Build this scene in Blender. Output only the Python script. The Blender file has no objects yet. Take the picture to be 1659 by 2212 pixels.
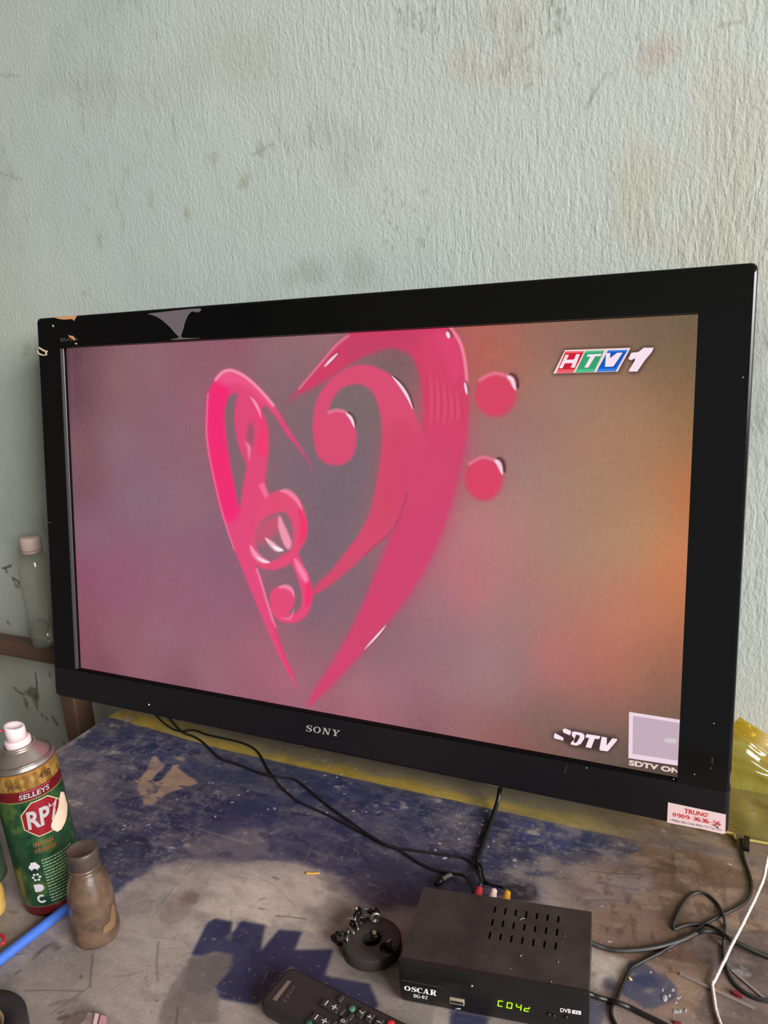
import bpy, math, random
import numpy as np
from mathutils import Vector, Matrix

SC = bpy.context.scene
COL = SC.collection

# ------------------------------------------------------------------ camera
CAM = np.array([0.9517, -0.8020, 1.3596])
RT = np.array([0.9013139, 0.4284728, -0.0635943])
UP = np.array([-0.0501543, 0.2490534, 0.9671902])
BK = np.array([0.4302531, -0.8685525, 0.2459651])
FPX, CX, CY = 1700.0, 829.5, 1106.0
cd = bpy.data.cameras.new('camera')
cam = bpy.data.objects.new('camera', cd)
COL.objects.link(cam)
M = Matrix.Identity(4)
for i in range(3):
    M[i][0], M[i][1], M[i][2], M[i][3] = RT[i], UP[i], BK[i], CAM[i]
cam.matrix_world = M
cd.sensor_fit = 'VERTICAL'
cd.sensor_height = 36.0
cd.lens = FPX / 2212 * 36.0
cd.clip_start = 0.02
SC.camera = cam

# ------------------------------------------------------------------ world, lights, exposure
SC.view_settings.view_transform = 'Standard'
SC.view_settings.look = 'None'
SC.view_settings.gamma = 1.0
SC.view_settings.exposure = 0.0
SC.view_settings.use_curve_mapping = False
SC.cycles.max_bounces = 8
SC.cycles.transparent_max_bounces = 16
SC.cycles.use_denoising = True
SC.cycles.caustics_reflective = False
SC.cycles.caustics_refractive = False
w = bpy.data.worlds.new('world')
SC.world = w
w.use_nodes = True
bgn = w.node_tree.nodes['Background']
bgn.inputs[0].default_value = (0.98, 0.99, 1.0, 1)
bgn.inputs[1].default_value = 0.24


def area(name, loc, target, sx, sy, power, color=(1, 1, 1)):
    ld = bpy.data.lights.new(name, 'AREA')
    ld.shape = 'RECTANGLE'
    ld.size, ld.size_y = sx, sy
    ld.energy = power
    ld.color = color
    o = bpy.data.objects.new(name, ld)
    COL.objects.link(o)
    o.location = loc
    d = Vector(target) - Vector(loc)
    o.rotation_euler = d.to_track_quat('-Z', 'Y').to_euler()
    return o


# daylight through the open shop front on the right
area('daylight_doorway', (7.0, -3.1, 3.5), (0.2, 0.0, 1.0), 4.2, 3.2, 1150, (1.0, 0.99, 0.98))

# ------------------------------------------------------------------ pixel rays -> places in the room
DZ = 0.75                                    # desk height


def ray(px, py):
    return RT * ((px - CX) / FPX) - UP * ((py - CY) / FPX) - BK


def D(px, py, h=0.0):                        # point at height h above the desk
    r = ray(px, py)
    s = (DZ + h - CAM[2]) / r[2]
    return CAM + r * s


def Yp(px, py, Y):                           # point on a plane parallel to the back wall
    r = ray(px, py)
    return CAM + r * ((Y - CAM[1]) / r[1])


TO = np.array([0.0, 0.0804, 1.3381])         # screen corner, television frame
TV_D = np.array([0, -0.1463993, -0.9892256])  # down the screen
TV_N = np.array([0, 0.9892256, -0.1463993])   # into the screen


def T(px, py, wv=0.0):                       # point of the plane wv in front of the screen -> (u, v)
    r = ray(px, py)
    o = TO - TV_N * wv
    s = ((o - CAM) @ TV_N) / (r @ TV_N)
    q = CAM + r * s - o
    return np.array([q[0], q @ TV_D])


# ------------------------------------------------------------------ small helpers
def lin(c):
    c = np.asarray(c, float)
    if c.max() > 1.0:
        c = c / 255.0
    return np.where(c <= 0.04045, c / 12.92, ((c + 0.055) / 1.055) ** 2.4)


def L4(c):
    return tuple(lin(c)) + (1.0,)


def catmull(pts, n=6, closed=False):
    P = np.asarray(pts, float)
    out = []
    m = len(P)
    rng = range(m if closed else m - 1)
    for i in rng:
        if closed:
            p0, p1, p2, p3 = P[(i - 1) % m], P[i], P[(i + 1) % m], P[(i + 2) % m]
        else:
            p0, p1, p2, p3 = P[max(i - 1, 0)], P[i], P[i + 1], P[min(i + 2, m - 1)]
        for k in range(n):
            t = k / n
            out.append(0.5 * ((2 * p1) + (-p0 + p2) * t + (2 * p0 - 5 * p1 + 4 * p2 - p3) * t * t
                              + (-p0 + 3 * p1 - 3 * p2 + p3) * t ** 3))
    if not closed:
        out.append(P[-1])
    return np.array(out)


class MB:
    def __init__(s):
        s.v, s.f, s.sm = [], [], []

    def add(s, v, f, smooth=False):
        o = len(s.v)
        s.v += [tuple(float(c) for c in p) for p in v]
        for q in f:
            s.f.append([i + o for i in q])
            s.sm.append(smooth)
        return s

    def box(s, lo, hi, bev=0.0):
        lo, hi = np.array(lo, float), np.array(hi, float)
        b = min(bev, *((hi - lo) / 2.001))
        if b <= 0:
            v = [(x, y, z) for z in (lo[2], hi[2]) for y in (lo[1], hi[1]) for x in (lo[0], hi[0])]
            return s.add(v, [(0, 2, 3, 1), (4, 5, 7, 6), (0, 1, 5, 4), (2, 6, 7, 3), (0, 4, 6, 2), (1, 3, 7, 5)])
        # stacked rounded rectangles, two bevel rings top and bottom
        rings = []
        for z, ins in ((lo[2], b), (lo[2] + b * .29, b * .29), (lo[2] + b, 0), (hi[2] - b, 0), (hi[2] - b * .29, b * .29), (hi[2], b)):
            r = []
            for cx_, cy_, a0 in ((hi[0] - b, hi[1] - b, 0), (lo[0] + b, hi[1] - b, 90), (lo[0] + b, lo[1] + b, 180), (hi[0] - b, lo[1] + b, 270)):
                for k in range(4):
                    a = math.radians(a0 + 30 * k)
                    rr = b - ins
                    r.append((cx_ + rr * math.cos(a), cy_ + rr * math.sin(a), z))
            rings.append(r)
        return s.loft(rings, True, True)

    def loft(s, rings, caps=True, smooth=False):
        n = len(rings[0])
        v = [p for r in rings for p in r]
        f = []
        for i in range(len(rings) - 1):
            for k in range(n):
                f.append((i * n + k, i * n + (k + 1) % n, (i + 1) * n + (k + 1) % n, (i + 1) * n + k))
        s.add(v, f, smooth)
        if caps:
            o = len(s.v) - len(v)
            s.f.append([o + k for k in range(n)][::-1]); s.sm.append(False)
            s.f.append([o + (len(rings) - 1) * n + k for k in range(n)]); s.sm.append(False)
        return s

    def lathe(s, prof, n=32, c=(0, 0, 0), axis=None, smooth=True):
        """prof: list of (radius, along)."""
        c = np.array(c, float)
        ax = np.array([0, 0, 1.0]) if axis is None else np.array(axis, float)
        ax = ax / np.linalg.norm(ax)
        h = np.array([1.0, 0, 0]) if abs(ax[0]) < .9 else np.array([0, 1.0, 0])
        e1 = np.cross(ax, h); e1 /= np.linalg.norm(e1)
        e2 = np.cross(ax, e1)
        rings = []
        for r, z in prof:
            r = max(r, 1e-6)
            rings.append([c + ax * z + r * (e1 * math.cos(2 * math.pi * k / n) + e2 * math.sin(2 * math.pi * k / n)) for k in range(n)])
        return s.loft(rings, True, smooth)

    def tube(s, pts, r, n=8, flat=1.0, up=(0, 0, 1)):
        P = np.asarray(pts, float)
        m = len(P)
        R = np.full(m, r) if np.isscalar(r) else np.asarray(r)
        rings = []
        for i in range(m):
            t = P[min(i + 1, m - 1)] - P[max(i - 1, 0)]
            t /= (np.linalg.norm(t) + 1e-12)
            u = np.array(up, float)
            u = u - (u @ t) * t
            if np.linalg.norm(u) < 1e-3:
                u = np.array([1.0, 0, 0]) - t[0] * t
            u /= np.linalg.norm(u)
            b = np.cross(t, u)
            rings.append([P[i] + R[i] * (b * math.cos(2 * math.pi * k / n) * flat + u * math.sin(2 * math.pi * k / n)) for k in range(n)])
        return s.loft(rings, True, True)

    def prism(s, poly, fn, d0, d1):
        """extrude a 2-D outline; fn(a, b, d) -> 3-D"""
        n = len(poly)
        v = [fn(a, b, d0) for a, b in poly] + [fn(a, b, d1) for a, b in poly]
        f = [tuple(range(n))[::-1], tuple(range(n, 2 * n))]
        f += [(k, (k + 1) % n, n + (k + 1) % n, n + k) for k in range(n)]
        return s.add(v, f)

    def build(s, name, mat, parent=None, off=(0, 0, 0)):
        me = bpy.data.meshes.new(name)
        off = np.array(off, float)
        me.from_pydata([tuple(np.array(p) - off) for p in s.v], [], s.f)
        me.polygons.foreach_set('use_smooth', s.sm)
        me.update()
        import bmesh
        bm = bmesh.new(); bm.from_mesh(me)
        bmesh.ops.recalc_face_normals(bm, faces=bm.faces)
        bm.to_mesh(me); bm.free()
        if mat:
            me.materials.append(mat)
        o = bpy.data.objects.new(name, me)
        COL.objects.link(o)
        if parent:
            o.parent = parent
        else:
            o.location = tuple(off)
        return o


def tag(o, label, cat, group=None, kind=None):
    o['label'] = label
    if cat:
        o['category'] = cat
    if group:
        o['group'] = group
    if kind:
        o['kind'] = kind
    return o


def thing(name, label, cat, loc, rotz=0.0, group=None):
    o = bpy.data.objects.new(name, None)
    o.empty_display_size = 0.02
    COL.objects.link(o)
    o.location = tuple(float(c) for c in loc)
    o.rotation_euler = (0, 0, rotz)
    return tag(o, label, cat, group)


# ------------------------------------------------------------------ materials
def mat(name, col, rough=0.5, metal=0.0, noise=0.0, nscale=40.0, col2=None, bump=0.0, bscale=200.0, spec=0.5, coat=0.0, emit=0.0):
    m = bpy.data.materials.new(name)
    m.use_nodes = True
    nt = m.node_tree
    b = nt.nodes['Principled BSDF']
    b.inputs['Roughness'].default_value = rough
    b.inputs['Metallic'].default_value = metal
    b.inputs['Specular IOR Level'].default_value = spec
    b.inputs['Coat Weight'].default_value = coat
    b.inputs['Coat Roughness'].default_value = 0.08
    c1 = L4(col)
    b.inputs['Base Color'].default_value = c1
    tc = nt.nodes.new('ShaderNodeTexCoord')
    if noise > 0 or col2 is not None:
        n = nt.nodes.new('ShaderNodeTexNoise')
        n.inputs['Scale'].default_value = nscale
        n.inputs['Detail'].default_value = 6
        n.inputs['Roughness'].default_value = 0.65
        nt.links.new(tc.outputs['Object'], n.inputs['Vector'])
        r = nt.nodes.new('ShaderNodeValToRGB')
        r.color_ramp.elements[0].position = 0.5 - 0.22
        r.color_ramp.elements[1].position = 0.5 + 0.22
        if col2 is None:
            col2 = np.clip(np.asarray(col, float) * (1 + noise), 0, 255 if max(col) > 1 else 1)
        r.color_ramp.elements[0].color = c1
        r.color_ramp.elements[1].color = L4(col2)
        nt.links.new(n.outputs['Fac'], r.inputs['Fac'])
        nt.links.new(r.outputs['Color'], b.inputs['Base Color'])
    if bump > 0:
        n2 = nt.nodes.new('ShaderNodeTexNoise')
        n2.inputs['Scale'].default_value = bscale
        n2.inputs['Detail'].default_value = 4
        nt.links.new(tc.outputs['Object'], n2.inputs['Vector'])
        bp = nt.nodes.new('ShaderNodeBump')
        bp.inputs['Strength'].default_value = bump
        bp.inputs['Distance'].default_value = 0.001
        nt.links.new(n2.outputs['Fac'], bp.inputs['Height'])
        nt.links.new(bp.outputs['Normal'], b.inputs['Normal'])
    if emit:
        b.inputs['Emission Color'].default_value = c1
        b.inputs['Emission Strength'].default_value = emit
    return m


def mat_attr(name, rough=0.5, bump=0.0, bscale=300.0, spec=0.5, emission=False, metal=0.0):
    m = bpy.data.materials.new(name)
    m.use_nodes = True
    nt = m.node_tree
    b = nt.nodes['Principled BSDF']
    at = nt.nodes.new('ShaderNodeAttribute')
    at.attribute_name = 'col'
    b.inputs['Roughness'].default_value = rough
    b.inputs['Specular IOR Level'].default_value = spec
    b.inputs['Metallic'].default_value = metal
    if emission:
        b.inputs['Base Color'].default_value = (0.004, 0.004, 0.004, 1)
        nt.links.new(at.outputs['Color'], b.inputs['Emission Color'])
        b.inputs['Emission Strength'].default_value = 1.0
    else:
        nt.links.new(at.outputs['Color'], b.inputs['Base Color'])
    if bump > 0:
        tc = nt.nodes.new('ShaderNodeTexCoord')
        n2 = nt.nodes.new('ShaderNodeTexNoise')
        n2.inputs['Scale'].default_value = bscale
        n2.inputs['Detail'].default_value = 5
        nt.links.new(tc.outputs['Object'], n2.inputs['Vector'])
        bp = nt.nodes.new('ShaderNodeBump')
        bp.inputs['Strength'].default_value = bump
        bp.inputs['Distance'].default_value = 0.001
        nt.links.new(n2.outputs['Fac'], bp.inputs['Height'])
        nt.links.new(bp.outputs['Normal'], b.inputs['Normal'])
    return m


def emitter(name, col, s=1.0):
    m = bpy.data.materials.new(name)
    m.use_nodes = True
    nt = m.node_tree
    nt.nodes.remove(nt.nodes['Principled BSDF'])
    e = nt.nodes.new('ShaderNodeEmission')
    e.inputs[0].default_value = L4(col)
    e.inputs[1].default_value = s
    nt.links.new(e.outputs[0], nt.nodes['Material Output'].inputs[0])
    return m


def clear(name, col=(240, 240, 238), rough=0.05, mixt=0.75, tint=None, transl=0.0, ior=1.45):
    """thin clear film or wall: see-through, with a glossy skin"""
    m = bpy.data.materials.new(name)
    m.use_nodes = True
    nt = m.node_tree
    b = nt.nodes['Principled BSDF']
    b.inputs['Base Color'].default_value = L4(col)
    b.inputs['Roughness'].default_value = rough
    tr = nt.nodes.new('ShaderNodeBsdfTransparent')
    tr.inputs[0].default_value = L4(tint if tint is not None else col)
    lw = nt.nodes.new('ShaderNodeLayerWeight')
    lw.inputs[0].default_value = 0.5
    pw = nt.nodes.new('ShaderNodeMath')
    pw.operation = 'POWER'
    nt.links.new(lw.outputs['Facing'], pw.inputs[0])
    pw.inputs[1].default_value = 3.0
    fr = nt.nodes.new('ShaderNodeMapRange')
    nt.links.new(pw.outputs[0], fr.inputs['Value'])
    fr.inputs['To Min'].default_value = 0.045
    fr.inputs['To Max'].default_value = 0.3 if ior < 1.3 else 0.55
    gl = nt.nodes.new('ShaderNodeBsdfGlossy')
    gl.inputs['Roughness'].default_value = rough
    base = nt.nodes.new('ShaderNodeMixShader')
    base.inputs[0].default_value = mixt
    nt.links.new(b.outputs[0], base.inputs[1])
    nt.links.new(tr.outputs[0], base.inputs[2])
    mx = nt.nodes.new('ShaderNodeMixShader')
    nt.links.new(fr.outputs[0], mx.inputs[0])
    nt.links.new(base.outputs[0], mx.inputs[1])
    nt.links.new(gl.outputs[0], mx.inputs[2])
    nt.links.new(mx.outputs[0], nt.nodes['Material Output'].inputs[0])
    if transl:
        b.inputs['Subsurface Weight'].default_value = 0
        tl = nt.nodes.new('ShaderNodeBsdfTranslucent')
        tl.inputs[0].default_value = L4(col)
        m2 = nt.nodes.new('ShaderNodeMixShader')
        m2.inputs[0].default_value = transl
        nt.links.new(b.outputs[0], m2.inputs[1])
        nt.links.new(tl.outputs[0], m2.inputs[2])
        nt.links.new(m2.outputs[0], base.inputs[1])
    return m


# ------------------------------------------------------------------ painting fields with numpy
_tab = np.random.default_rng(7).random((64, 256, 256))


def vnoise(x, y, seed=0):
    t = _tab[seed % 64]
    xi, yi = np.floor(x).astype(int), np.floor(y).astype(int)
    fx, fy = x - xi, y - yi
    fx, fy = fx * fx * (3 - 2 * fx), fy * fy * (3 - 2 * fy)
    a, b = t[yi % 256, xi % 256], t[yi % 256, (xi + 1) % 256]
    c, d = t[(yi + 1) % 256, xi % 256], t[(yi + 1) % 256, (xi + 1) % 256]
    return (a * (1 - fx) + b * fx) * (1 - fy) + (c * (1 - fx) + d * fx) * fy


def fbm(x, y, f, seed=0, o=4, g=0.55):
    s, a, n = 0, 1.0, 0
    for k in range(o):
        s = s + a * vnoise(x * f * 2 ** k + 13.7 * k, y * f * 2 ** k + 7.1 * k, seed + k)
        n += a
        a *= g
    return s / n


def smooth01(x, a, b):
    t = np.clip((x - a) / (b - a), 0, 1)
    return t * t * (3 - 2 * t)


class Field:
    """a colour field on a rectangular grid xs * ys (float sRGB 0..255)"""

    def __init__(s, xs, ys, base):
        s.xs, s.ys = xs, ys
        s.X, s.Y = np.meshgrid(xs, ys)
        s.c = np.zeros(s.X.shape + (3,)) + np.array(base, float)

    def fill(s, poly):
        P = np.asarray(poly, float)
        m = np.zeros(s.X.shape)
        sub = 3
        dy = s.ys[1] - s.ys[0]
        dx = s.xs[1] - s.xs[0]
        edges = list(zip(P, np.roll(P, -1, 0)))
        j0 = np.searchsorted(s.ys, P[:, 1].min()) - 1
        j1 = np.searchsorted(s.ys, P[:, 1].max()) + 1
        for j in range(max(j0, 0), min(j1, len(s.ys))):
            for q in range(sub):
                y = s.ys[j] + dy * ((q + .5) / sub - .5)
                xsx = []
                for a, b in edges:
                    if (a[1] <= y) != (b[1] <= y):
                        xsx.append(a[0] + (y - a[1]) / (b[1] - a[1]) * (b[0] - a[0]))
                xsx.sort()
                for a, b in zip(xsx[::2], xsx[1::2]):
                    i0 = max(np.searchsorted(s.xs, a - dx), 0)
                    i1 = min(np.searchsorted(s.xs, b + dx), len(s.xs))
                    if i1 > i0:
                        xx = s.xs[i0:i1]
                        cov = np.clip((np.minimum(xx + dx / 2, b) - np.maximum(xx - dx / 2, a)) / dx, 0, 1)
                        m[j, i0:i1] += cov / sub
        return np.clip(m, 0, 1)

    @staticmethod
    def blur(m, r):
        r = int(round(r))
        if r < 1:
            return m
        for _ in range(2):
            for ax in (0, 1):
                k = 2 * r + 1
                pad = [(0, 0), (0, 0)]
                pad[ax] = (r + 1, r)
                cs = np.cumsum(np.pad(m, pad, mode='edge'), axis=ax)
                n = m.shape[ax]
                m = (np.take(cs, np.arange(k, k + n), axis=ax) - np.take(cs, np.arange(0, n), axis=ax)) / k
        return m

    def put(s, m, col, a=1.0):
        m = np.clip(m * a, 0, 1)[..., None]
        s.c = s.c * (1 - m) + np.array(col, float) * m

    def poly(s, P, col, a=1.0, blur=0, mod=None):
        m = s.blur(s.fill(P), blur)
        if getattr(s, 'rag', None) is not None and blur >= 3:
            g = min(1.0, blur / 9)
            m = .35 * m + .65 * smooth01(m + (s.rag - .5) * 1.1 * g, .32, .68)
        if mod is not None:
            m = m * mod
        s.put(m, col, a)
        return m

    def stroke(s, P, wd, col, a=1.0, soft=0.5, taper=False):
        P = np.asarray(P, float)
        m = np.zeros(s.X.shape)
        n = len(P) - 1
        for k in range(n):
            p, q = P[k], P[k + 1]
            ww = wd * (math.sin(math.pi * (k + .5) / n) if taper else 1)
            pad = ww * 2 + 1e-9
            i0, i1 = np.searchsorted(s.xs, min(p[0], q[0]) - pad), np.searchsorted(s.xs, max(p[0], q[0]) + pad)
            j0, j1 = np.searchsorted(s.ys, min(p[1], q[1]) - pad), np.searchsorted(s.ys, max(p[1], q[1]) + pad)
            if i1 <= i0 or j1 <= j0:
                continue
            x, y = s.X[j0:j1, i0:i1] - p[0], s.Y[j0:j1, i0:i1] - p[1]
            d = q - p
            t = np.clip((x * d[0] + y * d[1]) / (d @ d + 1e-18), 0, 1)
            dist = np.hypot(x - t * d[0], y - t * d[1])
            c = 1 - smooth01(dist, ww * (0.5 - 0.5 * soft), ww * (0.5 + 0.5 * soft) + 1e-9)
            m[j0:j1, i0:i1] = np.maximum(m[j0:j1, i0:i1], c)
        s.put(m, col, a)
        return m


def grid_object(name, F, place, material, parent=None, loc=(0, 0, 0), smooth=False):
    ny, nx = F.X.shape
    co = place(F.X.ravel(), F.Y.ravel())
    me = bpy.data.meshes.new(name)
    idx = np.arange(nx * ny).reshape(ny, nx)
    q = np.stack([idx[:-1, :-1], idx[:-1, 1:], idx[1:, 1:], idx[1:, :-1]], -1).reshape(-1, 4)
    me.vertices.add(nx * ny)
    me.vertices.foreach_set('co', np.ascontiguousarray(co, dtype=np.float32).ravel())
    me.loops.add(q.size)
    me.loops.foreach_set('vertex_index', q.astype(np.int32).ravel())
    me.polygons.add(len(q))
    me.polygons.foreach_set('loop_start', np.arange(0, q.size, 4, dtype=np.int32))
    me.update(calc_edges=True)
    if smooth:
        me.polygons.foreach_set('use_smooth', np.ones(len(q), bool))
    at = me.color_attributes.new('col', 'FLOAT_COLOR', 'POINT')
    rgba = np.ones((nx * ny, 4), np.float32)
    rgba[:, :3] = lin(np.clip(F.c, 1.01, 255).reshape(-1, 3))
    at.data.foreach_set('color', rgba.ravel())
    me.materials.append(material)
    o = bpy.data.objects.new(name, me)
    COL.objects.link(o)
    if parent:
        o.parent = parent
    else:
        o.location = loc
    return o


# ------------------------------------------------------------------ lettering
def sans(s, bold=0.0, shear=0.0):
    """flat sans lettering -> (verts 2-D normalised to 0..1 box, faces, aspect)"""
    cu = bpy.data.curves.new('txt', 'FONT')
    cu.body = s
    cu.offset = bold
    cu.shear = shear
    cu.resolution_u = 4
    ob = bpy.data.objects.new('txt', cu)
    me = ob.to_mesh()
    v = np.array([p.co[:2] for p in me.vertices])
    f = [tuple(p.vertices) for p in me.polygons]
    ob.to_mesh_clear()
    bpy.data.objects.remove(ob)
    bpy.data.curves.remove(cu)
    lo, hi = v.min(0), v.max(0)
    return (v - lo) / (hi - lo), f, (hi[0] - lo[0]) / (hi[1] - lo[1])


def ribbon(P, W):
    P = np.asarray(P, float)
    n = len(P)
    W = np.full(n, W) if np.isscalar(W) else np.interp(np.linspace(0, 1, n), np.linspace(0, 1, len(W)), W)
    v, f = [], []
    for i in range(n):
        t = P[min(i + 1, n - 1)] - P[max(i - 1, 0)]
        t /= np.linalg.norm(t) + 1e-12
        nn = np.array([-t[1], t[0]])
        v += [P[i] + nn * W[i] / 2, P[i] - nn * W[i] / 2]
    for i in range(n - 1):
        f.append((2 * i, 2 * i + 1, 2 * i + 3, 2 * i + 2))
    return np.array(v), f


def arc(cx_, cy_, rx, ry, a0, a1, n=20):
    a = np.radians(np.linspace(a0, a1, n))
    return np.stack([cx_ + rx * np.cos(a), cy_ + ry * np.sin(a)], 1)


def rect(x0, y0, x1, y1):
    return np.array([(x0, y0), (x1, y0), (x1, y1), (x0, y1)]), [(0, 1, 2, 3)]


def glyph(ch, k=0.2, t=0.08):
    """slab / roman serif letters in a cell of height 1; k thick stroke, t thin stroke"""
    R = []
    se = t * 1.1
    if ch == 'S':
        c = np.array([(.60, .80), (.50, .93), (.30, .955), (.12, .84), (.13, .66), (.32, .54), (.50, .44), (.58, .28), (.48, .10), (.27, .045), (.10, .12), (.05, .25)])
        R += [ribbon(catmull(c, 4), [t, t * .9, t, t * 1.3, k * .9, k * 1.15, k * 1.05, k * .9, t * 1.3, t, t * .9, t]), rect(.57, .68, .63, 1.0), rect(.03, 0, .09, .33)]
        wd = .68
    elif ch in 'OCG0Q':
        rx = .40 if ch != '0' else .29
        if ch in 'O0':
            P = arc(rx, .5, rx - k * .42, .5 - t * .5, 0, 360, 37)
            W = [k, k * .75, t, k * .75, k, k * .75, t, k * .75, k]
        else:
            P = arc(rx, .5, rx - k * .42, .5 - t * .5, 48, 318, 30)
            W = [t, t, k * .7, k, k, k * .7, t, t * .9]
            R += [rect(.575, .62, .645, 1.0)]
            if ch == 'G':
                R += [rect(.58, .02, .58 + k, .42), rect(.48, .38, .82, .45)]
        R += [ribbon(P, W)]
        wd = 2 * rx + .06 if ch in 'O0' else .70
    elif ch == 'N':
        R += [rect(.10, 0, .10 + t, 1), rect(.66, 0, .66 + t, 1), (np.array([(.06, 1), (.06 + k * 1.25, 1), (.74, 0), (.74 - k * .9, 0)]), [(0, 1, 2, 3)]),
              rect(0, 0, .28, se), rect(0, 1 - se, .2, 1), rect(.54, 1 - se, .84, 1)]
        wd = .88
    elif ch == 'Y':
        R += [(np.array([(.06, 1), (.06 + k * 1.2, 1), (.40 + k * .5, .40), (.40 - k * .5, .45)]), [(0, 1, 2, 3)]),
              (np.array([(.64, 1), (.64 + t * 1.2, 1), (.40 + k * .5, .40), (.40 + k * .1, .42)]), [(0, 1, 2, 3)]),
              rect(.40 - k / 2, 0, .40 + k / 2, .46), rect(.22, 0, .60, se), rect(0, 1 - se, .36, 1), rect(.52, 1 - se, .82, 1)]
        wd = .82
    elif ch == 'A':
        R += [(np.array([(.08, 0), (.08 + t * 1.2, 0), (.44, 1), (.36, 1)]), [(0, 1, 2, 3)]),
              (np.array([(.36, 1), (.36 + k * .75, 1), (.76, 0), (.76 - k * 1.15, 0)]), [(0, 1, 2, 3)]),
              rect(.2, .27, .6, .27 + t), rect(0, 0, .28, se), rect(.48, 0, .86, se)]
        wd = .88
    elif ch == 'R':
        R += [rect(.1, 0, .1 + k, 1), rect(0, 0, .4, se), rect(0, 1 - se, .4, 1),
              ribbon(np.concatenate([[(.3, 1 - t / 2)], arc(.42, .74, .2, .26 - t / 2, 90, -90, 14), [(.3, .48 + t / 2)]]), [t, t, k, k, t, t]),
              ribbon(catmull([(.40, .50), (.54, .38), (.62, .12), (.74, .04), (.82, .08)], 5), [k * .8, k, k, k * .6, t])]
        wd = .84
    elif ch == '9' or ch == '6':
        P = arc(.28, .68, .28 - k * .42, .32 - t * .5, 0, 360, 30)
        a = [(P, [k, k * .7, t, k * .7, k, k * .7, t, k * .7, k]),
             (catmull([(.28 + .28 - k * .42, .68), (.53, .42), (.42, .14), (.24, .04), (.10, .12)], 5), [k, k, k * .8, t, t])]
        for P, W in a:
            P = np.array(P)
            if ch == '6':
                P = np.array([.56, 1.0]) - P
            R.append(ribbon(P, W))
        e = arc(.13, .17, .04, .06, 0, 360, 12)
        if ch == '6':
            e = np.array([.56, 1.0]) - e
        R.append((e, [tuple(range(12))]))
        wd = .6
    elif ch == '3':
        R += [ribbon(arc(.24, .74, .22, .26 - t / 2, 150, -90, 18), [t, t, t, k, k, t]),
              ribbon(arc(.24, .28, .25, .28 - t / 2, 90, -160, 18), [t, k, k * 1.1, t, t, t]),
              (arc(.08, .80, .06, .08, 0, 360, 12), [tuple(range(12))]), (arc(.07, .2, .06, .08, 0, 360, 12), [tuple(range(12))])]
        wd = .58
    elif ch == '5':
        R += [rect(.1, .84, .5, 1), rect(.1, .48, .1 + t, 1), ribbon(arc(.24, .3, .26, .29 - t / 2, 130, -160, 20), [t, t, k, k * 1.1, t, t]),
              (arc(.07, .18, .06, .08, 0, 360, 12), [tuple(range(12))])]
        wd = .58
    elif ch == '2':
        R += [ribbon(catmull([(.06, .74), (.14, .93), (.34, .94), (.48, .74), (.38, .5), (.12, .2), (.06, .08)], 5), [t, t, k * .6, k, k * .7, t, t]), rect(.05, 0, .54, .16)]
        wd = .6
    elif ch == '-':
        R += [rect(.04, .34, .36, .46)]
        wd = .42
    else:
        wd = .4
    V, Fc = [], []
    for v, f in R:
        o = len(V)
        V += [tuple(p) for p in v]
        Fc += [tuple(i + o for i in q) for q in f]
    return np.array(V).reshape(-1, 2), Fc, wd


def serif(s, k=0.2, t=0.08, gap=0.1):
    V, Fc, x = [], [], 0
    for ch in s:
        v, f, wd = glyph(ch, k, t)
        o = len(V)
        V += [(p[0] + x, p[1]) for p in v]
        Fc += [tuple(i + o for i in q) for q in f]
        x += wd + gap
    V = np.array(V)
    lo, hi = V.min(0), V.max(0)
    return (V - lo) / (hi - lo), Fc, (hi[0] - lo[0]) / (hi[1] - lo[1])


def quadmap(v, Q):
    """unit-square coords -> quad Q (bottom-left, bottom-right, top-right, top-left) of any dimension"""
    Q = np.asarray(Q, float)
    a, b = v[:, :1], v[:, 1:2]
    return Q[0] * (1 - a) * (1 - b) + Q[1] * a * (1 - b) + Q[2] * a * b + Q[3] * (1 - a) * b


# ================================================================== STRUCTURE
rnd = random.Random(3)
WY = 0.165


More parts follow.
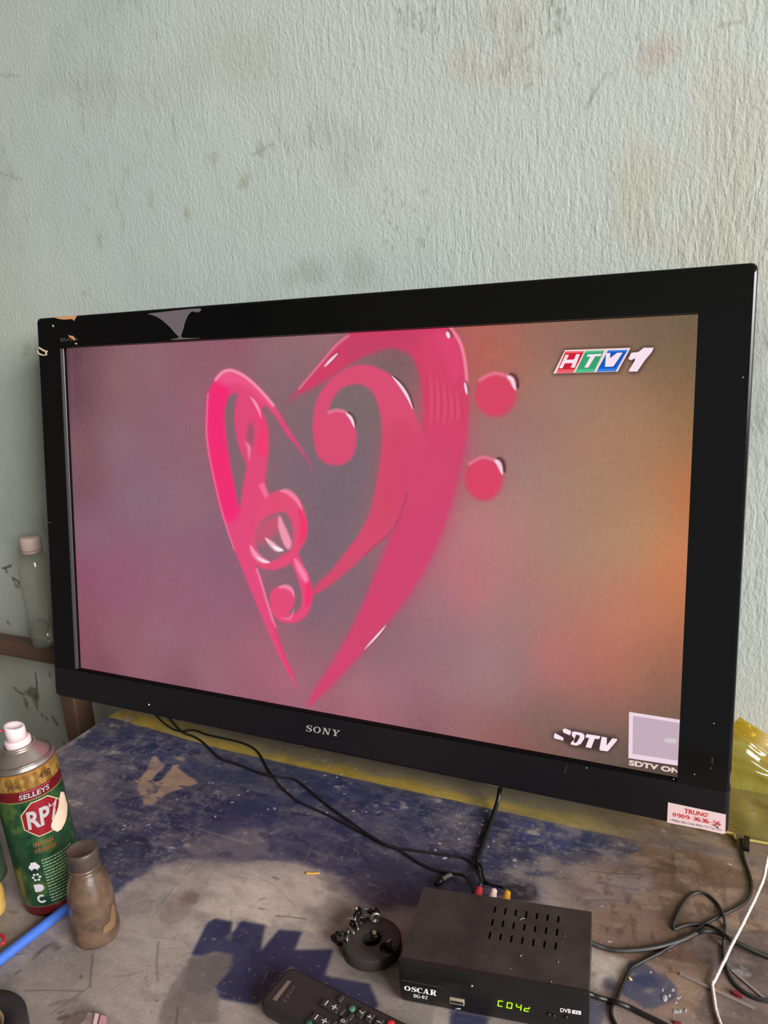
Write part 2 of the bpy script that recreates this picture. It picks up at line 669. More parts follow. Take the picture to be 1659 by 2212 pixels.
def wall_material():
    m = mat_attr('plaster_wall', rough=0.75, spec=0.25)
    nt = m.node_tree
    b = nt.nodes['Principled BSDF']
    tc = nt.nodes.new('ShaderNodeTexCoord')

    def noise(sx, sz, detail=4, dist=0.0, rough=0.55):
        mp = nt.nodes.new('ShaderNodeMapping')
        mp.inputs['Scale'].default_value = (sx, 1, sz)
        nt.links.new(tc.outputs['Object'], mp.inputs[0])
        n = nt.nodes.new('ShaderNodeTexNoise')
        n.inputs['Scale'].default_value = 1.0
        n.inputs['Detail'].default_value = detail
        n.inputs['Roughness'].default_value = rough
        n.inputs['Distortion'].default_value = dist
        nt.links.new(mp.outputs[0], n.inputs['Vector'])
        return n.outputs['Fac']

    def math_(op, a, bb):
        n = nt.nodes.new('ShaderNodeMath')
        n.operation = op
        for i, x in enumerate((a, bb)):
            if isinstance(x, (int, float)):
                n.inputs[i].default_value = x
            else:
                nt.links.new(x, n.inputs[i])
        return n.outputs[0]
    strokes = noise(150, 36, 2, 0.5)
    grain = noise(230, 150, 3, 0.2)
    fine = noise(420, 300, 2, 0.0)
    broad = noise(9, 9, 3)
    # brush strokes fade in and out over the wall, stronger towards +x and lower down
    sep = nt.nodes.new('ShaderNodeSeparateXYZ')
    nt.links.new(tc.outputs['Object'], sep.inputs[0])
    mr = nt.nodes.new('ShaderNodeMapRange')
    mr.inputs['From Min'].default_value = -0.1
    mr.inputs['From Max'].default_value = 1.0
    mr.inputs['To Min'].default_value = 0.12
    mr.inputs['To Max'].default_value = 1.0
    nt.links.new(sep.outputs['X'], mr.inputs['Value'])
    patch = noise(4, 5, 2)
    pr = nt.nodes.new('ShaderNodeMapRange')
    pr.inputs['From Min'].default_value = 0.35
    pr.inputs['From Max'].default_value = 0.65
    pr.inputs['To Min'].default_value = 0.35
    pr.inputs['To Max'].default_value = 1.25
    nt.links.new(patch, pr.inputs['Value'])
    amp = math_('MULTIPLY', mr.outputs[0], pr.outputs[0])
    h = math_('ADD', math_('MULTIPLY', strokes, amp), math_('MULTIPLY', fine, 0.22))
    h = math_('ADD', h, math_('MULTIPLY', grain, 0.5))
    h = math_('ADD', h, math_('MULTIPLY', broad, 1.2))
    bp = nt.nodes.new('ShaderNodeBump')
    bp.inputs['Strength'].default_value = 0.55
    bp.inputs['Distance'].default_value = 0.0025
    nt.links.new(h, bp.inputs['Height'])
    nt.links.new(bp.outputs['Normal'], b.inputs['Normal'])
    return m


# wall field in (x, z)
wx = np.arange(-0.75, 1.35, 0.0036)
wz = np.arange(0.45, 2.12, 0.0036)
FW = Field(wx, wz, (186, 194, 186))
n1 = fbm(FW.X, FW.Y, 2.2, 1, 4)
n2 = fbm(FW.X, FW.Y, 9, 6, 4)
n3 = fbm(FW.X * 1.0, FW.Y * .4, 60, 11, 3)
FW.put(smooth01(n1, .42, .66), (188, 190, 182), .65)
FW.put(smooth01(n2, .55, .75), (170, 176, 168), .5)
FW.put(smooth01(1 - n1, .52, .72), (178, 190, 186), .55)
FW.put(smooth01(n3, .70, .80) * smooth01(n2, .40, .6), (140, 144, 132), .3)


def W2(px, py):
    p = Yp(px, py, WY)
    return np.array([p[0], p[2]])


def wblob(px, py, r, col, a, sx=1.0, sy=1.0, rag=0.6, seed=20):
    c = W2(px, py)
    d = np.hypot((FW.X - c[0]) / (r * sx), (FW.Y - c[1]) / (r * sy))
    nn = fbm(FW.X, FW.Y, 0.55 / r * 2, seed, 4)
    FW.put(smooth01(1.25 - d + (nn - .5) * 2.4 * rag, 0.1, 1.1), col, a * .6)


for px, py, r, col, a, sx, sy in [
        (1100, 125, .05, (176, 160, 150), .5, 1, 1), (1420, 118, .03, (170, 140, 130), .55, 1, .8), (1010, 140, .03, (176, 160, 152), .5, 1, 1),
        (1385, 430, .05, (176, 168, 140), .6, .7, 1.2), (1580, 330, .08, (182, 174, 148), .5, .7, 1.6), (1560, 480, .08, (186, 178, 154), .5, 1, 1),
        (403, 457, .010, (150, 142, 112), .9, .7, 1.2), (325, 432, .012, (158, 158, 140), .7, .7, 1.4), (525, 388, .012, (150, 146, 120), .8, 1, 1),
        (200, 210, .05, (176, 168, 160), .5, 1.3, .8), (430, 150, .09, (176, 178, 166), .5, 1.4, .6), (560, 120, .06, (172, 174, 162), .5, 1.2, .9),
        (180, 633, .012, (150, 150, 138), .5, 1, .6), (680, 590, .03, (140, 146, 136), .55, 1, .9), (780, 580, .04, (146, 152, 142), .5, 1, .9),
        (620, 605, .02, (160, 164, 152), .5, 1, 1), (330, 200, .03, (178, 170, 164), .4, 1, 1), (1640, 900, .03, (130, 132, 120), .4, .6, 1.6),
        (1640, 740, .03, (146, 146, 132), .5, .6, 1.6), (60, 750, .012, (140, 140, 126), .5, 1, .8), (55, 765, .01, (120, 120, 108), .5, 1.4, .5),
        (40, 850, .2, (178, 176, 156), .4, .5, 1.6), (60, 1540, .16, (142, 136, 122), .9, 1, 1), (0, 1420, .14, (150, 146, 132), .7, 1, 1)]:  # last two: wall grime, also darkened for shade low at left
    wblob(px, py, r, col, a, sx, sy)
# dark scrape below the wooden rail, chips and hairline cracks
for P in ([(30, 1485), (40, 1495), (52, 1500)], [(77, 1455), (79, 1475), (80, 1490)], [(5, 1228), (14, 1226), (24, 1222)], [(30, 1250), (42, 1258)]):
    FW.stroke([W2(*p) for p in P], .004, (72, 62, 44), .85, .8)
for P in ([(215, 1735), (260, 1730), (290, 1690), (350, 1712), (376, 1790), (362, 1840), (372, 1945), (330, 1870), (302, 1800), (262, 1782), (240, 1752)], [(215, 1790), (240, 1798), (272, 1850), (262, 1880), (275, 1932), (238, 1870)]):
    FW.poly([W2(a / 4.423, 1100 + b / 4.423) for a, b in P], (76, 64, 46), .9, 0, mod=np.clip(.55 + .9 * (fbm(FW.X, FW.Y, 60, 9, 3) - .3), 0, 1))
for px, py in ((113, 1548), (90, 1542), (100, 1550), (122, 1560), (118, 1556), (12, 1230), (27, 1248), (33, 1262), (40, 1262), (138, 1605), (16, 1342), (106, 1455)):
    FW.stroke([W2(px, py), W2(px + 3, py + 6)], .0045, (70, 66, 52), .7, .8)
rs = random.Random(5)
for _ in range(70):
    px, py = rs.choice([(rs.uniform(1230, 1420), rs.uniform(30, 260)), (rs.uniform(1060, 1160), rs.uniform(60, 190)), (rs.uniform(830, 930), rs.uniform(400, 540)), (rs.uniform(1180, 1220), rs.uniform(0, 80)), (rs.uniform(860, 960), rs.uniform(10, 60))])
    FW.stroke([W2(px, py), W2(px + rs.uniform(-4, 4), py + rs.uniform(2, 8))], .0036, (132, 134, 124), .4, .9)
for P in ([(1195, 10), (1205, 5), (1200, 20), (1212, 24), (1203, 30)], [(1213, 36), (1212, 50), (1212, 74)], [(1290, 190), (1275, 215), (1268, 240)], [(590, 245), (605, 290), (625, 330)], [(1545, 62), (1570, 50), (1600, 48)],
          [(1310, 160), (1295, 180), (1268, 230)], [(545, 335), (590, 310)], [(0, 163), (40, 163)], [(0, 375), (48, 387)]):
    FW.stroke([W2(*p) for p in P], .0030, (134, 136, 126), .4, .9)
wall = thing('wall_back', 'pale mint plastered wall with rough brushed texture behind the television', None, (0, 0, 0))
wall['kind'] = 'structure'
grid_object('plaster', FW, lambda a, b: np.stack([a, np.full_like(a, WY), b], 1), wall_material(), parent=wall)
WALLM = mat('wall_rest', (184, 190, 181), .8, noise=.06, nscale=5, bump=.3)
mb = MB()
x0, x1, z0, z1 = wx[0], wx[-1], wz[0], wz[-1]
for lo, hi in (((-2.2, WY, 0), (x0, WY + .12, 3.0)), ((x1, WY, 0), (3.4, WY + .12, 3.0)), ((x0, WY, 0), (x1, WY + .12, z0)), ((x0, WY, z1), (x1, WY + .12, 3.0))):
    mb.box(lo, hi)
mb.build('wall_surround', WALLM, wall)
mb = MB().box((-2.2, -3.6, -.08), (3.4, WY + .12, 0))
o = mb.build('floor', mat('floor_cement', (120, 112, 104), .7, noise=-.25, nscale=6, bump=.2)); tag(o, 'grey cement floor under the desk', None, kind='structure')
mb = MB().box((-2.2, -3.6, 3.0), (2.5, WY + .12, 3.08))
o = mb.build('ceiling', mat('ceiling_paint', (190, 190, 184), .8, noise=.05)); tag(o, 'plain pale ceiling of the room', None, kind='structure')
mb = MB().box((-2.3, -3.6, 0), (-2.2, WY + .12, 3.0))
o = mb.build('unseen_wall_left', mat('unseen_dark', (78, 76, 72), .85, noise=-.2, nscale=4)); tag(o, 'unseen far left wall, dark to cut bezel reflection', None, kind='structure')  # unseen wall, darkened to cut bezel reflection and fill on the left
mb = MB().box((-2.2, -3.7, 0), (0.2, -3.6, 3.0)).box((0.2, -3.7, 2.4), (3.4, -3.6, 3.0))
o = mb.build('wall_front', WALLM); tag(o, 'plain mint wall behind the viewer with a wide opening', None, kind='structure')

# ================================================================== DESK
DL = 0.012                                    # left edge
dxs = np.arange(DL, 1.02, 0.00105)
dys = np.arange(-0.468, WY - 0.001, 0.00105)
FD = Field(dxs, dys, (150, 138, 131))
D2 = lambda px, py: D(px, py)[:2]


def poly(pts, ox=0.0, oy=0.0, s=1.0, n=0):
    P = np.array([D2(ox + a / s, oy + b / s) for a, b in pts])
    return catmull(P, n, True) if n else P


X, Y = FD.X, FD.Y
m1 = fbm(X, Y, 5, 2, 5)
m2 = fbm(X, Y, 22, 8, 4)
m3 = fbm(X * .35 + Y * .2, Y, 60, 14, 4)       # streaks along x
m4 = fbm(X, Y, 130, 19, 3)
mr_ = fbm(X * .55 + Y * .35, Y * 1.0 - X * .1, 75, 36, 4)      # ragged, grain-like
FD.rag = np.clip(.5 + (.45 * m2 + .55 * mr_ - .5) * 1.7, 0, 1)
FD.put(smooth01(m1, .42, .62), (150, 136, 128), .8)
FD.put(smooth01(m2, .52, .70), (122, 110, 108), .55)
FD.put(smooth01(m3, .56, .72), (112, 100, 98), .4)
FD.put(smooth01(m4, .60, .75), (160, 148, 140), .35)
# brown lacquer on the right
brown = poly([(1240, 1960), (1290, 1850), (1360, 1800), (1440, 1760), (1700, 1700), (1760, 2280), (1420, 2280), (1330, 2100), (1280, 2060)])
FD.poly(brown, (140, 112, 96), .95, 40)
bm_ = FD.blur(FD.fill(brown), 30)
FD.put(bm_ * smooth01(m1, .46, .58), (124, 97, 82), .7)
FD.put(bm_ * smooth01(m2, .5, .66), (146, 118, 100), .5)
FD.put(bm_ * smooth01(m3, .55, .7), (158, 132, 114), .35)
for P, c, a, bl in [
        ([(1380, 1790), (1470, 1800), (1560, 1830), (1540, 1900), (1440, 1930), (1380, 1890)], (98, 72, 58), .75, 22),
        ([(1385, 1930), (1460, 1920), (1500, 1990), (1470, 2020), (1400, 1990)], (84, 62, 50), .75, 16),
        ([(1430, 1965), (1455, 1975), (1452, 2005), (1425, 1995)], (58, 44, 36), .8, 7),
        ([(1310, 1985), (1360, 1975), (1390, 2000), (1330, 2015)], (96, 72, 58), .7, 12),
        ([(1560, 2000), (1680, 1960), (1700, 2120), (1600, 2110)], (96, 82, 64), .8, 30),
        ([(1600, 2040), (1680, 2030), (1680, 2150), (1620, 2120)], (58, 48, 38), .8, 18),
        ([(1470, 2040), (1560, 2050), (1530, 2110), (1440, 2080)], (160, 134, 118), .55, 25),
        ([(1460, 2080), (1540, 2070), (1550, 2110), (1480, 2150)], (172, 154, 130), .6, 16),
        ([(1560, 1840), (1680, 1840), (1680, 1940), (1600, 1950)], (118, 104, 84), .6, 25)]:
    FD.poly(poly(P), c, a, bl, mod=.55 + .6 * m2)
# blue paint over the middle of the top
blue = poly([(120, 1640), (231, 1549), (600, 1646), (1000, 1729), (1310, 1800), (1385, 1830), (1330, 1862), (1240, 1872), (1180, 1905), (1160, 1960),
             (1000, 1975), (900, 1960), (800, 1945), (740, 1905), (640, 1858), (500, 1866), (400, 1850), (300, 1888), (215, 1960), (190, 1900), (110, 1800), (60, 1720)])
bm0 = FD.fill(blue)
bmask = FD.blur(bm0, 9) * np.clip(1.25 - .9 * smooth01(FD.blur(m1, 0), .54, .70), 0, 1)
bmask = .3 * bmask + .7 * smooth01(bmask + (FD.rag - .5) * .8, .3, .7)
FD.put(bmask, (54, 55, 80), .95)
FD.put(bmask * smooth01(m2, .50, .66), (76, 72, 88), .7)
FD.put(bmask * smooth01(m1, .40, .52) * smooth01(m3, .40, .6), (36, 40, 74), .6)
FD.put(bmask * smooth01(m3, .56, .68), (98, 90, 96), .6)
FD.put(bmask * smooth01(mr_, .56, .70), (88, 82, 94), .55)
FD.put(bmask * smooth01(1 - mr_, .58, .70), (34, 36, 62), .55)
for P, c, a, bl in [
        ([(1060, 1775), (1150, 1770), (1300, 1815), (1290, 1835), (1180, 1830)], (50, 55, 110), .6, 14),
        ([(620, 1660), (700, 1680), (900, 1730), (880, 1760), (700, 1720)], (44, 48, 92), .65, 14),
        ([(330, 1760), (520, 1720), (640, 1740), (560, 1800), (420, 1800)], (34, 38, 76), .7, 20),
        ([(250, 1580), (420, 1640), (560, 1680), (520, 1700), (330, 1640)], (48, 52, 88), .6, 16),
        ([(120, 1620), (190, 1600), (240, 1700), (230, 1790), (150, 1790)], (104, 96, 100), .75, 22),
        ([(420, 1800), (560, 1790), (620, 1830), (520, 1880), (420, 1860)], (116, 104, 104), .7, 18),
        ([(900, 1790), (1010, 1770), (1060, 1800), (1000, 1840), (920, 1830)], (86, 78, 90), .7, 16),
        ([(1110, 1730), (1200, 1760), (1180, 1790), (1090, 1770)], (98, 92, 104), .5, 12)]:
    FD.poly(poly(P), c, a, bl, mod=.5 + .7 * m2)
# worn bluish brown ground right of the plugs
FD.poly(poly([(1190, 1880), (1300, 1845), (1400, 1870), (1425, 1930), (1320, 1960), (1240, 1955)]), (124, 110, 114), .75, 14, mod=.5 + .7 * m3)
FD.poly(poly([(1200, 1900), (1290, 1870), (1340, 1885), (1260, 1920)]), (160, 128, 110), .6, 12, mod=.5 + .7 * m2)
# navy wash behind the box
FD.poly(poly([(740, 1880), (900, 1850), (1060, 1880), (1160, 1905), (1165, 1950), (1000, 1970), (880, 1975), (760, 1935)]), (54, 54, 72), .78, 12, mod=.6 + .5 * m1)
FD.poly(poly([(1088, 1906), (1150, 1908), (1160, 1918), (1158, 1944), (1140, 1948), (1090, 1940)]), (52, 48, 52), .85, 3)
# yellow band with a dirty back
s_y = smooth01(Y, .0175 + .018 * smooth01(.28 - X, 0, .28) - .0008 + (m4 - .5) * .002, .0175 + .018 * smooth01(.28 - X, 0, .28) + .0014 + (m4 - .5) * .002) * (1 - smooth01(X, .74, .86))
FD.put(s_y * (1 - smooth01(Y, .05, .075)), (176, 146, 62), .95)
FD.put(s_y * smooth01(m1, .45, .6) * (1 - smooth01(Y, .04, .07)), (146, 130, 84), .5)
FD.put(s_y * smooth01(m2, .55, .7), (136, 118, 74), .45)
FD.put(s_y * smooth01(Y + (m2 - .5) * .02, .026, .046) * smooth01(X, .10, .25), (128, 118, 106), .8)
FD.put(smooth01(X, .74, .86) * smooth01(Y, .02, .05), (112, 92, 76), .8)
for sd, fx, fy, lo_, hi_, cc, al in ((38, 14, 30, .52, .66, (92, 68, 54), .6), (41, 30, 90, .56, .70, (158, 132, 114), .45), (44, 120, 60, .58, .72, (82, 62, 52), .45), (47, 10, 14, .54, .68, (100, 92, 100), .45)):
    nn = fbm(X * fx / 50 + Y * .25, Y * fy / 50 - X * .15, 50, sd, 4)
    FD.put(bm_ * smooth01(nn, lo_, hi_), cc, al)
# tan bare patch
tan = poly([(430, 435), (465, 445), (470, 470), (520, 510), (470, 560), (430, 605), (440, 632), (490, 618), (560, 530), (600, 450), (665, 433), (655, 480), (610, 520), (650, 560), (700, 590), (760, 632), (700, 660), (600, 690), (510, 722), (490, 760), (522, 797), (440, 800), (360, 792), (355, 740), (330, 690), (275, 645), (290, 618), (350, 590), (392, 540), (412, 490)], 200, 1500, 3.318)
FD.poly(tan, (158, 128, 108), 1.0, 3, mod=np.clip(1.5 - 1.3 * smooth01(m3, .52, .66) - .5 * smooth01(m4, .62, .72), 0, 1))
# pale hazy worn ground in front
for P, c, a, bl in [
        ([(420, 1905), (520, 1880), (650, 1880), (760, 1930), (760, 1990), (560, 1985), (440, 2000), (400, 1980)], (182, 166, 152), .85, 34),
        ([(470, 1930), (620, 1900), (720, 1950), (700, 2000), (500, 1985)], (196, 180, 164), .6, 26),
        ([(250, 2010), (400, 1950), (440, 2000), (390, 2080), (280, 2120)], (160, 148, 140), .6, 24),
        ([(330, 2000), (380, 1930), (440, 1920), (420, 1960), (350, 2030)], (112, 98, 92), .6, 10),
        ([(385, 1935), (430, 1925), (440, 1945), (400, 1960)], (96, 78, 72), .6, 7),
        ([(0, 2040), (160, 2060), (260, 2100), (240, 2260), (0, 2260)], (132, 120, 114), .6, 30),
        ([(720, 1985), (760, 1960), (880, 2060), (880, 2100), (740, 2090)], (184, 168, 154), .85, 14)]:
    FD.poly(poly(P), c, a, bl, mod=.65 + .5 * m2)
# masked blue shapes: crisp slanted sides, hazy tops
zz = lambda P, n=0: poly(P, 520, 1880, 4.366, n)
zw = lambda P: poly(P, 100, 1750, 2.37)
FD.poly(zw([(742, 742), (585, 1010), (560, 1100), (900, 1100), (885, 960), (1010, 760), (900, 700)]), (104, 94, 90), .85, 5, mod=.7 + .4 * m2)
bl1 = zw([(742, 742), (825, 575), (865, 555), (952, 572), (944, 640), (1000, 566), (1118, 590), (1098, 722), (1190, 612), (1310, 622), (1272, 716), (1470, 712), (1425, 846), (1520, 868), (1659, 892), (1659, 905), (1700, 1000), (1640, 1060), (1250, 800), (1080, 1000), (890, 965), (868, 900), (930, 830), (960, 740), (860, 720), (800, 745)])
mm = FD.fill(bl1)
top = np.ones_like(mm)
FD.put(FD.blur(mm, 1), (38, 40, 68), .95)
FD.put(FD.blur(mm, 2) * smooth01(m2, .5, .64), (58, 60, 88), .7)
FD.poly(zz([(0, 480), (235, 520), (228, 560), (0, 560)]), (120, 112, 112), .35, 7)
FD.poly(zz([(360, 560), (585, 575), (570, 615), (380, 600)]), (120, 112, 112), .45, 6)
FD.poly(zz([(515, 720), (905, 722), (890, 780), (530, 760)]), (110, 104, 108), .45, 7)
FD.poly(zz([(800, 975), (1000, 990), (1460, 1070), (1440, 1120), (1000, 1040)]), (112, 104, 104), .5, 7)
FD.poly(zw([(742, 742), (800, 745), (960, 740), (940, 830), (870, 900), (800, 960), (690, 900)]), (92, 84, 84), .8, 5, mod=.6 + .5 * m1)
FD.poly(zw([(920, 640), (945, 632), (958, 650), (940, 664), (915, 658)]), (104, 96, 92), .8, 1)
# right-hand patches beside the box
zr = lambda P, n=0: poly(P, 1260, 1940, 8.13, n)
FD.poly(zr([(40, 790), (330, 930), (450, 1000), (750, 1060), (795, 1250), (640, 1480), (560, 1470), (400, 1500), (280, 1640), (180, 1620), (130, 1420), (40, 1350)]), (176, 162, 152), .95, 2, mod=.75 + .4 * m4)
FD.poly(zr([(640, 1180), (750, 1060), (795, 1250), (650, 1500), (570, 1460)]), (150, 138, 112), .8, 3)
FD.poly(zr([(85, 1300), (150, 1260), (190, 1300), (240, 1330), (190, 1400), (120, 1380)]), (124, 108, 94), .9, 2)
FD.poly(zr([(760, 1080), (960, 1120), (1180, 1180), (1200, 1270), (1330, 1330), (1500, 1400), (1640, 1560), (1650, 1760), (1500, 1830), (1250, 1950), (1080, 1960), (900, 1800), (660, 1700), (700, 1500), (800, 1340), (810, 1250)]), (72, 72, 92), .95, 3, mod=.7 + .5 * m2)
FD.poly(zr([(870, 1350), (1320, 1400), (1340, 1580), (1100, 1560), (900, 1520)]), (50, 54, 86), .8, 5)
FD.poly(zr([(1000, 1660), (1100, 1590), (1290, 1580), (1300, 1640), (1180, 1680), (1050, 1690)]), (146, 132, 112), .85, 3)
FD.poly(zr([(820, 1325), (960, 1330), (900, 1350), (820, 1360)]), (150, 142, 136), .8, 1)
FD.poly(zr([(-60, 1640), (120, 1720), (300, 1830), (420, 1840), (380, 2000), (330, 2260), (-60, 2260)]), (74, 74, 92), .9, 4, mod=.6 + .6 * m2)
FD.poly(zr([(300, 1480), (420, 1430), (600, 1500), (560, 1640), (300, 1640)]), (50, 50, 72), .85, 6)
FD.poly(zr([(330, 1880), (470, 1940), (520, 2260), (420, 2260)]), (150, 136, 124), .8, 4)
FD.poly(poly([(972, 2180), (1057, 2195), (1050, 2260), (960, 2260)]), (52, 54, 84), .9, 2)
FD.poly(poly([(940, 2160), (975, 2178), (965, 2260), (920, 2260)]), (178, 160, 148), .8, 3)
FD.poly(poly([(1055, 2195), (1250, 2225), (1250, 2280), (1050, 2280)]), (158, 144, 138), .8, 3)
# ring stain left
c = D2(262, 1846)
rr = np.hypot((X - c[0]) / .034, (Y - c[1]) / .036) + (m2 - .5) * .5
FD.put(smooth01(1.1 - rr, 0, .12), (36, 38, 56), .9)
FD.put(smooth01(.85 - rr, 0, .2), (62, 62, 84), .6)
# dark drips
for P, wd, c, a in [
        ([(85, 2057), (100, 2045), (113, 2040), (126, 2048)], .008, (84, 72, 72), .8), ([(72, 2070), (88, 2056)], .004, (76, 66, 64), .7),
        ([(35, 2062), (62, 2058)], .0025, (96, 84, 78), .7), ([(36, 2102), (42, 2098)], .006, (88, 78, 76), .8), ([(130, 2200), (142, 2196)], .007, (70, 56, 54), .85),
        ([(128, 2188), (134, 2186)], .004, (84, 72, 70), .8), ([(200, 2062), (198, 2085), (194, 2130)], .0028, (88, 72, 66), .8),
        ([(52, 2140), (110, 2139), (180, 2141)], .0022, (96, 84, 80), .8), ([(195, 2130), (160, 2155), (110, 2190)], .003, (98, 86, 82), .7),
        ([(108, 2172), (130, 2164), (165, 2160)], .006, (104, 92, 88), .7), ([(175, 2107), (174, 2113)], .003, (70, 58, 54), .8),
        ([(342, 2035), (338, 2080), (341, 2120)], .003, (86, 74, 76), .7), ([(338, 2025), (380, 2030)], .002, (110, 100, 96), .7),
        ([(595, 1978), (630, 1981), (660, 1986)], .0018, (58, 48, 48), .85), ([(560, 1962), (572, 1964)], .003, (96, 72, 66), .8), ([(560, 1944), (573, 1939)], .003, (120, 88, 80), .7),
        ([(385, 2175), (380, 2212)], .002, (60, 52, 52), .8), ([(590, 1895), (601, 1899)], .004, (70, 62, 66), .7), ([(520, 1880), (590, 1910), (640, 1960)], .0018, (130, 120, 114), .6),
        ([(330, 1980), (380, 1910), (450, 1840)], .0022, (96, 86, 86), .5), ([(400, 1880), (420, 1850)], .002, (90, 80, 80), .5),
        ([(430, 1790), (500, 1812), (545, 1822)], .002, (164, 150, 146), .6), ([(355, 1740), (368, 1790)], .003, (110, 100, 104), .6),
        ([(1290, 1905), (1345, 1918), (1380, 1922)], .002, (70, 66, 82), .7), ([(1270, 1945), (1350, 1945), (1400, 1957)], .0018, (76, 70, 84), .7), ([(1275, 1882), (1330, 1887), (1390, 1890)], .0022, (74, 66, 82), .7),
        ([(1345, 1910), (1352, 1945)], .0018, (80, 74, 88), .6), ([(1455, 1832), (1462, 1860), (1465, 1885)], .0018, (150, 128, 112), .6), ([(1495, 1850), (1478, 1880)], .0018, (146, 126, 112), .5),
        ([(1200, 1893), (1203, 1901), (1207, 1896)], .0015, (66, 60, 66), .8), ([(1212, 1900), (1220, 1894), (1228, 1900)], .0015, (66, 60, 66), .7),
        ([(760, 1826), (778, 1838), (790, 1860), (812, 1880)], .004, (40, 44, 60), .6), ([(758, 1830), (764, 1845), (785, 1850)], .002, (36, 40, 56), .6),
        ([(858, 1900), (868, 1915), (880, 1905), (890, 1925)], .006, (38, 42, 74), .7), ([(810, 1908), (806, 1914)], .006, (38, 42, 74), .6),
        ([(565, 2125), (573, 2110), (578, 2098)], .0022, (150, 146, 146), .7), ([(515, 1995), (536, 2008)], .006, (40, 44, 76), .5)]:
    FD.stroke([D2(*p) for p in P], max(wd * .75, .0013), c, a * .7, .8)
# rubbed paint and countless fine scuffs
for sd, fx, fy, lo_, hi_, cc, al in ((21, 26, 70, .54, .70, (98, 90, 98), .55), (24, 90, 40, .56, .72, (116, 104, 104), .5), (27, 45, 160, .58, .72, (128, 116, 114), .45), (33, 200, 200, .62, .76, (150, 138, 134), .5)):
    nn = fbm(X * fx / 50 + Y * .3, Y * fy / 50 - X * .2, 50, sd, 3)
    FD.put(FD.blur(bm0, 6) * smooth01(nn, lo_, hi_) * smooth01(m1 + .5 * (m2 - .5), .20, .60), cc, al * .8)
for _ in range(520):
    a, b = rs.uniform(DL + .01, 1.0), rs.uniform(-.46, .05)
    an = rs.choice([rs.gauss(.25, .35), rs.gauss(-.5, .4), rs.gauss(1.2, .5)])
    ln = rs.choice([rs.uniform(.004, .02), rs.uniform(.01, .06)])
    cu_ = rs.gauss(0, .25)
    P_ = [(a + ln * t_ * math.cos(an + cu_ * t_), b + ln * t_ * math.sin(an + cu_ * t_)) for t_ in (0, .25, .5, .75, 1)]
    lt = rs.random() < .6
    FD.stroke(P_, rs.uniform(.0011, .0018), (168, 154, 148) if lt else (74, 64, 66), rs.uniform(.06, .26), .9, True)
g_ = (.86 + .30 * fbm(X, Y, 8, 50, 4) * 1.0 - .02) * (.92 + .16 * fbm(X * .5 + Y * .3, Y, 90, 54, 4)) * (.95 + .10 * fbm(X, Y, 400, 58, 2))
FD.c = FD.c * g_[..., None]
# chips and specks of bare ground
for _ in range(900):
    q = rs.random()
    if q < .55:
        px, py = rs.uniform(150, 1350), rs.uniform(1590, 1900)
    elif q < .8:
        px, py = rs.uniform(300, 900), rs.uniform(1960, 2200)
    else:
        px, py = rs.uniform(1260, 1650), rs.uniform(1820, 2200)
    a, b = D2(px, py)
    if not (DL < a < 1.02 and -.47 < b < .16):
        continue
    ln, an = rs.uniform(.0003, .0034), rs.uniform(-1.6, 1.6)
    cc = rs.choice([(150, 138, 136), (132, 118, 112), (168, 152, 146), (110, 102, 110)])
    if q >= .55:
        cc = rs.choice([(96, 84, 82), (150, 140, 136), (120, 108, 104)])
    FD.stroke([(a, b), (a + ln * math.cos(an), b + ln * math.sin(an))], rs.uniform(.0010, .0017), cc, rs.uniform(.25, .75), .8)
for px, py in [(452, 1690), (458, 1691), (268, 1783), (282, 1784), (264, 1792), (320, 1782), (465, 1763), (500, 1733), (535, 1707), (515, 1717), (578, 1747), (592, 1745), (690, 1632), (768, 1660), (710, 1655), (738, 1672), (700, 1675), (727, 1678), (740, 1698),
               (742, 1715), (762, 1752), (815, 1755), (790, 1754), (948, 1822), (990, 1813), (1065, 1818), (1055, 1828), (1048, 1753), (1044, 1773), (1041, 1782), (1036, 1799), (1031, 1828), (992, 1780), (958, 1855), (1112, 1860), (1109, 1858), (960, 1852), (1050, 1750), (705, 1754), (940, 1835), (1300, 1957), (1315, 2034), (1575, 1866)]:
    a, b = D2(px, py)
    FD.stroke([(a, b), (a + rs.uniform(.0005, .0026), b + rs.uniform(-.002, .002))], rs.uniform(.0013, .0022), (200, 190, 188), .9, .6)

desk = thing('desk', 'worn wooden desk with chipped blue paint and a yellow band under the television', 'desk', (0.5, -0.15, 0))
DO = np.array([0.5, -0.15, 0])
deskM = mat_attr('desk_paint', rough=0.48, bump=0.25, bscale=420, spec=0.35)
grid_object('painted_top', FD, lambda a, b: np.stack([a, b, np.full_like(a, DZ)], 1) - DO, deskM, parent=desk)
woodM = mat('desk_wood', (116, 96, 80), .6, noise=-.3, nscale=18, bump=.2)
mb = MB().box((DL, dys[0], DZ - .024), (dxs[-1], dys[-1], DZ - .0004)).box((dxs[-1], dys[0], DZ - .024), (1.35, dys[-1], DZ)).box((DL, -.56, DZ - .024), (1.35, dys[0], DZ))
mb.build('board', woodM, desk, DO)
for lx in (DL + .03, 1.28):
    for ly in (-.52, .09):
        MB().box((lx, ly, 0), (lx + .045, ly + .045, DZ - .024), .004).build('leg', woodM, desk, DO)
MB().box((DL + .04, .10, DZ - .1), (1.3, .12, DZ - .024)).build('apron', woodM, desk, DO)

# ================================================================== TELEVISION
TVL = np.array([0.4456, 0.10, DZ])
tv = thing('television', 'large black flat television showing a pink heart of musical clefs', 'television', TVL)
TVF = Matrix(((1, 0, 0, TO[0] - TVL[0]), (0, TV_N[1], -TV_D[1], TO[1] - TVL[1]), (0, TV_N[2], -TV_D[2], TO[2] - TVL[2]), (0, 0, 0, 1)))
# television frame: x = u, y = -w (negative towards the viewer), z = -v


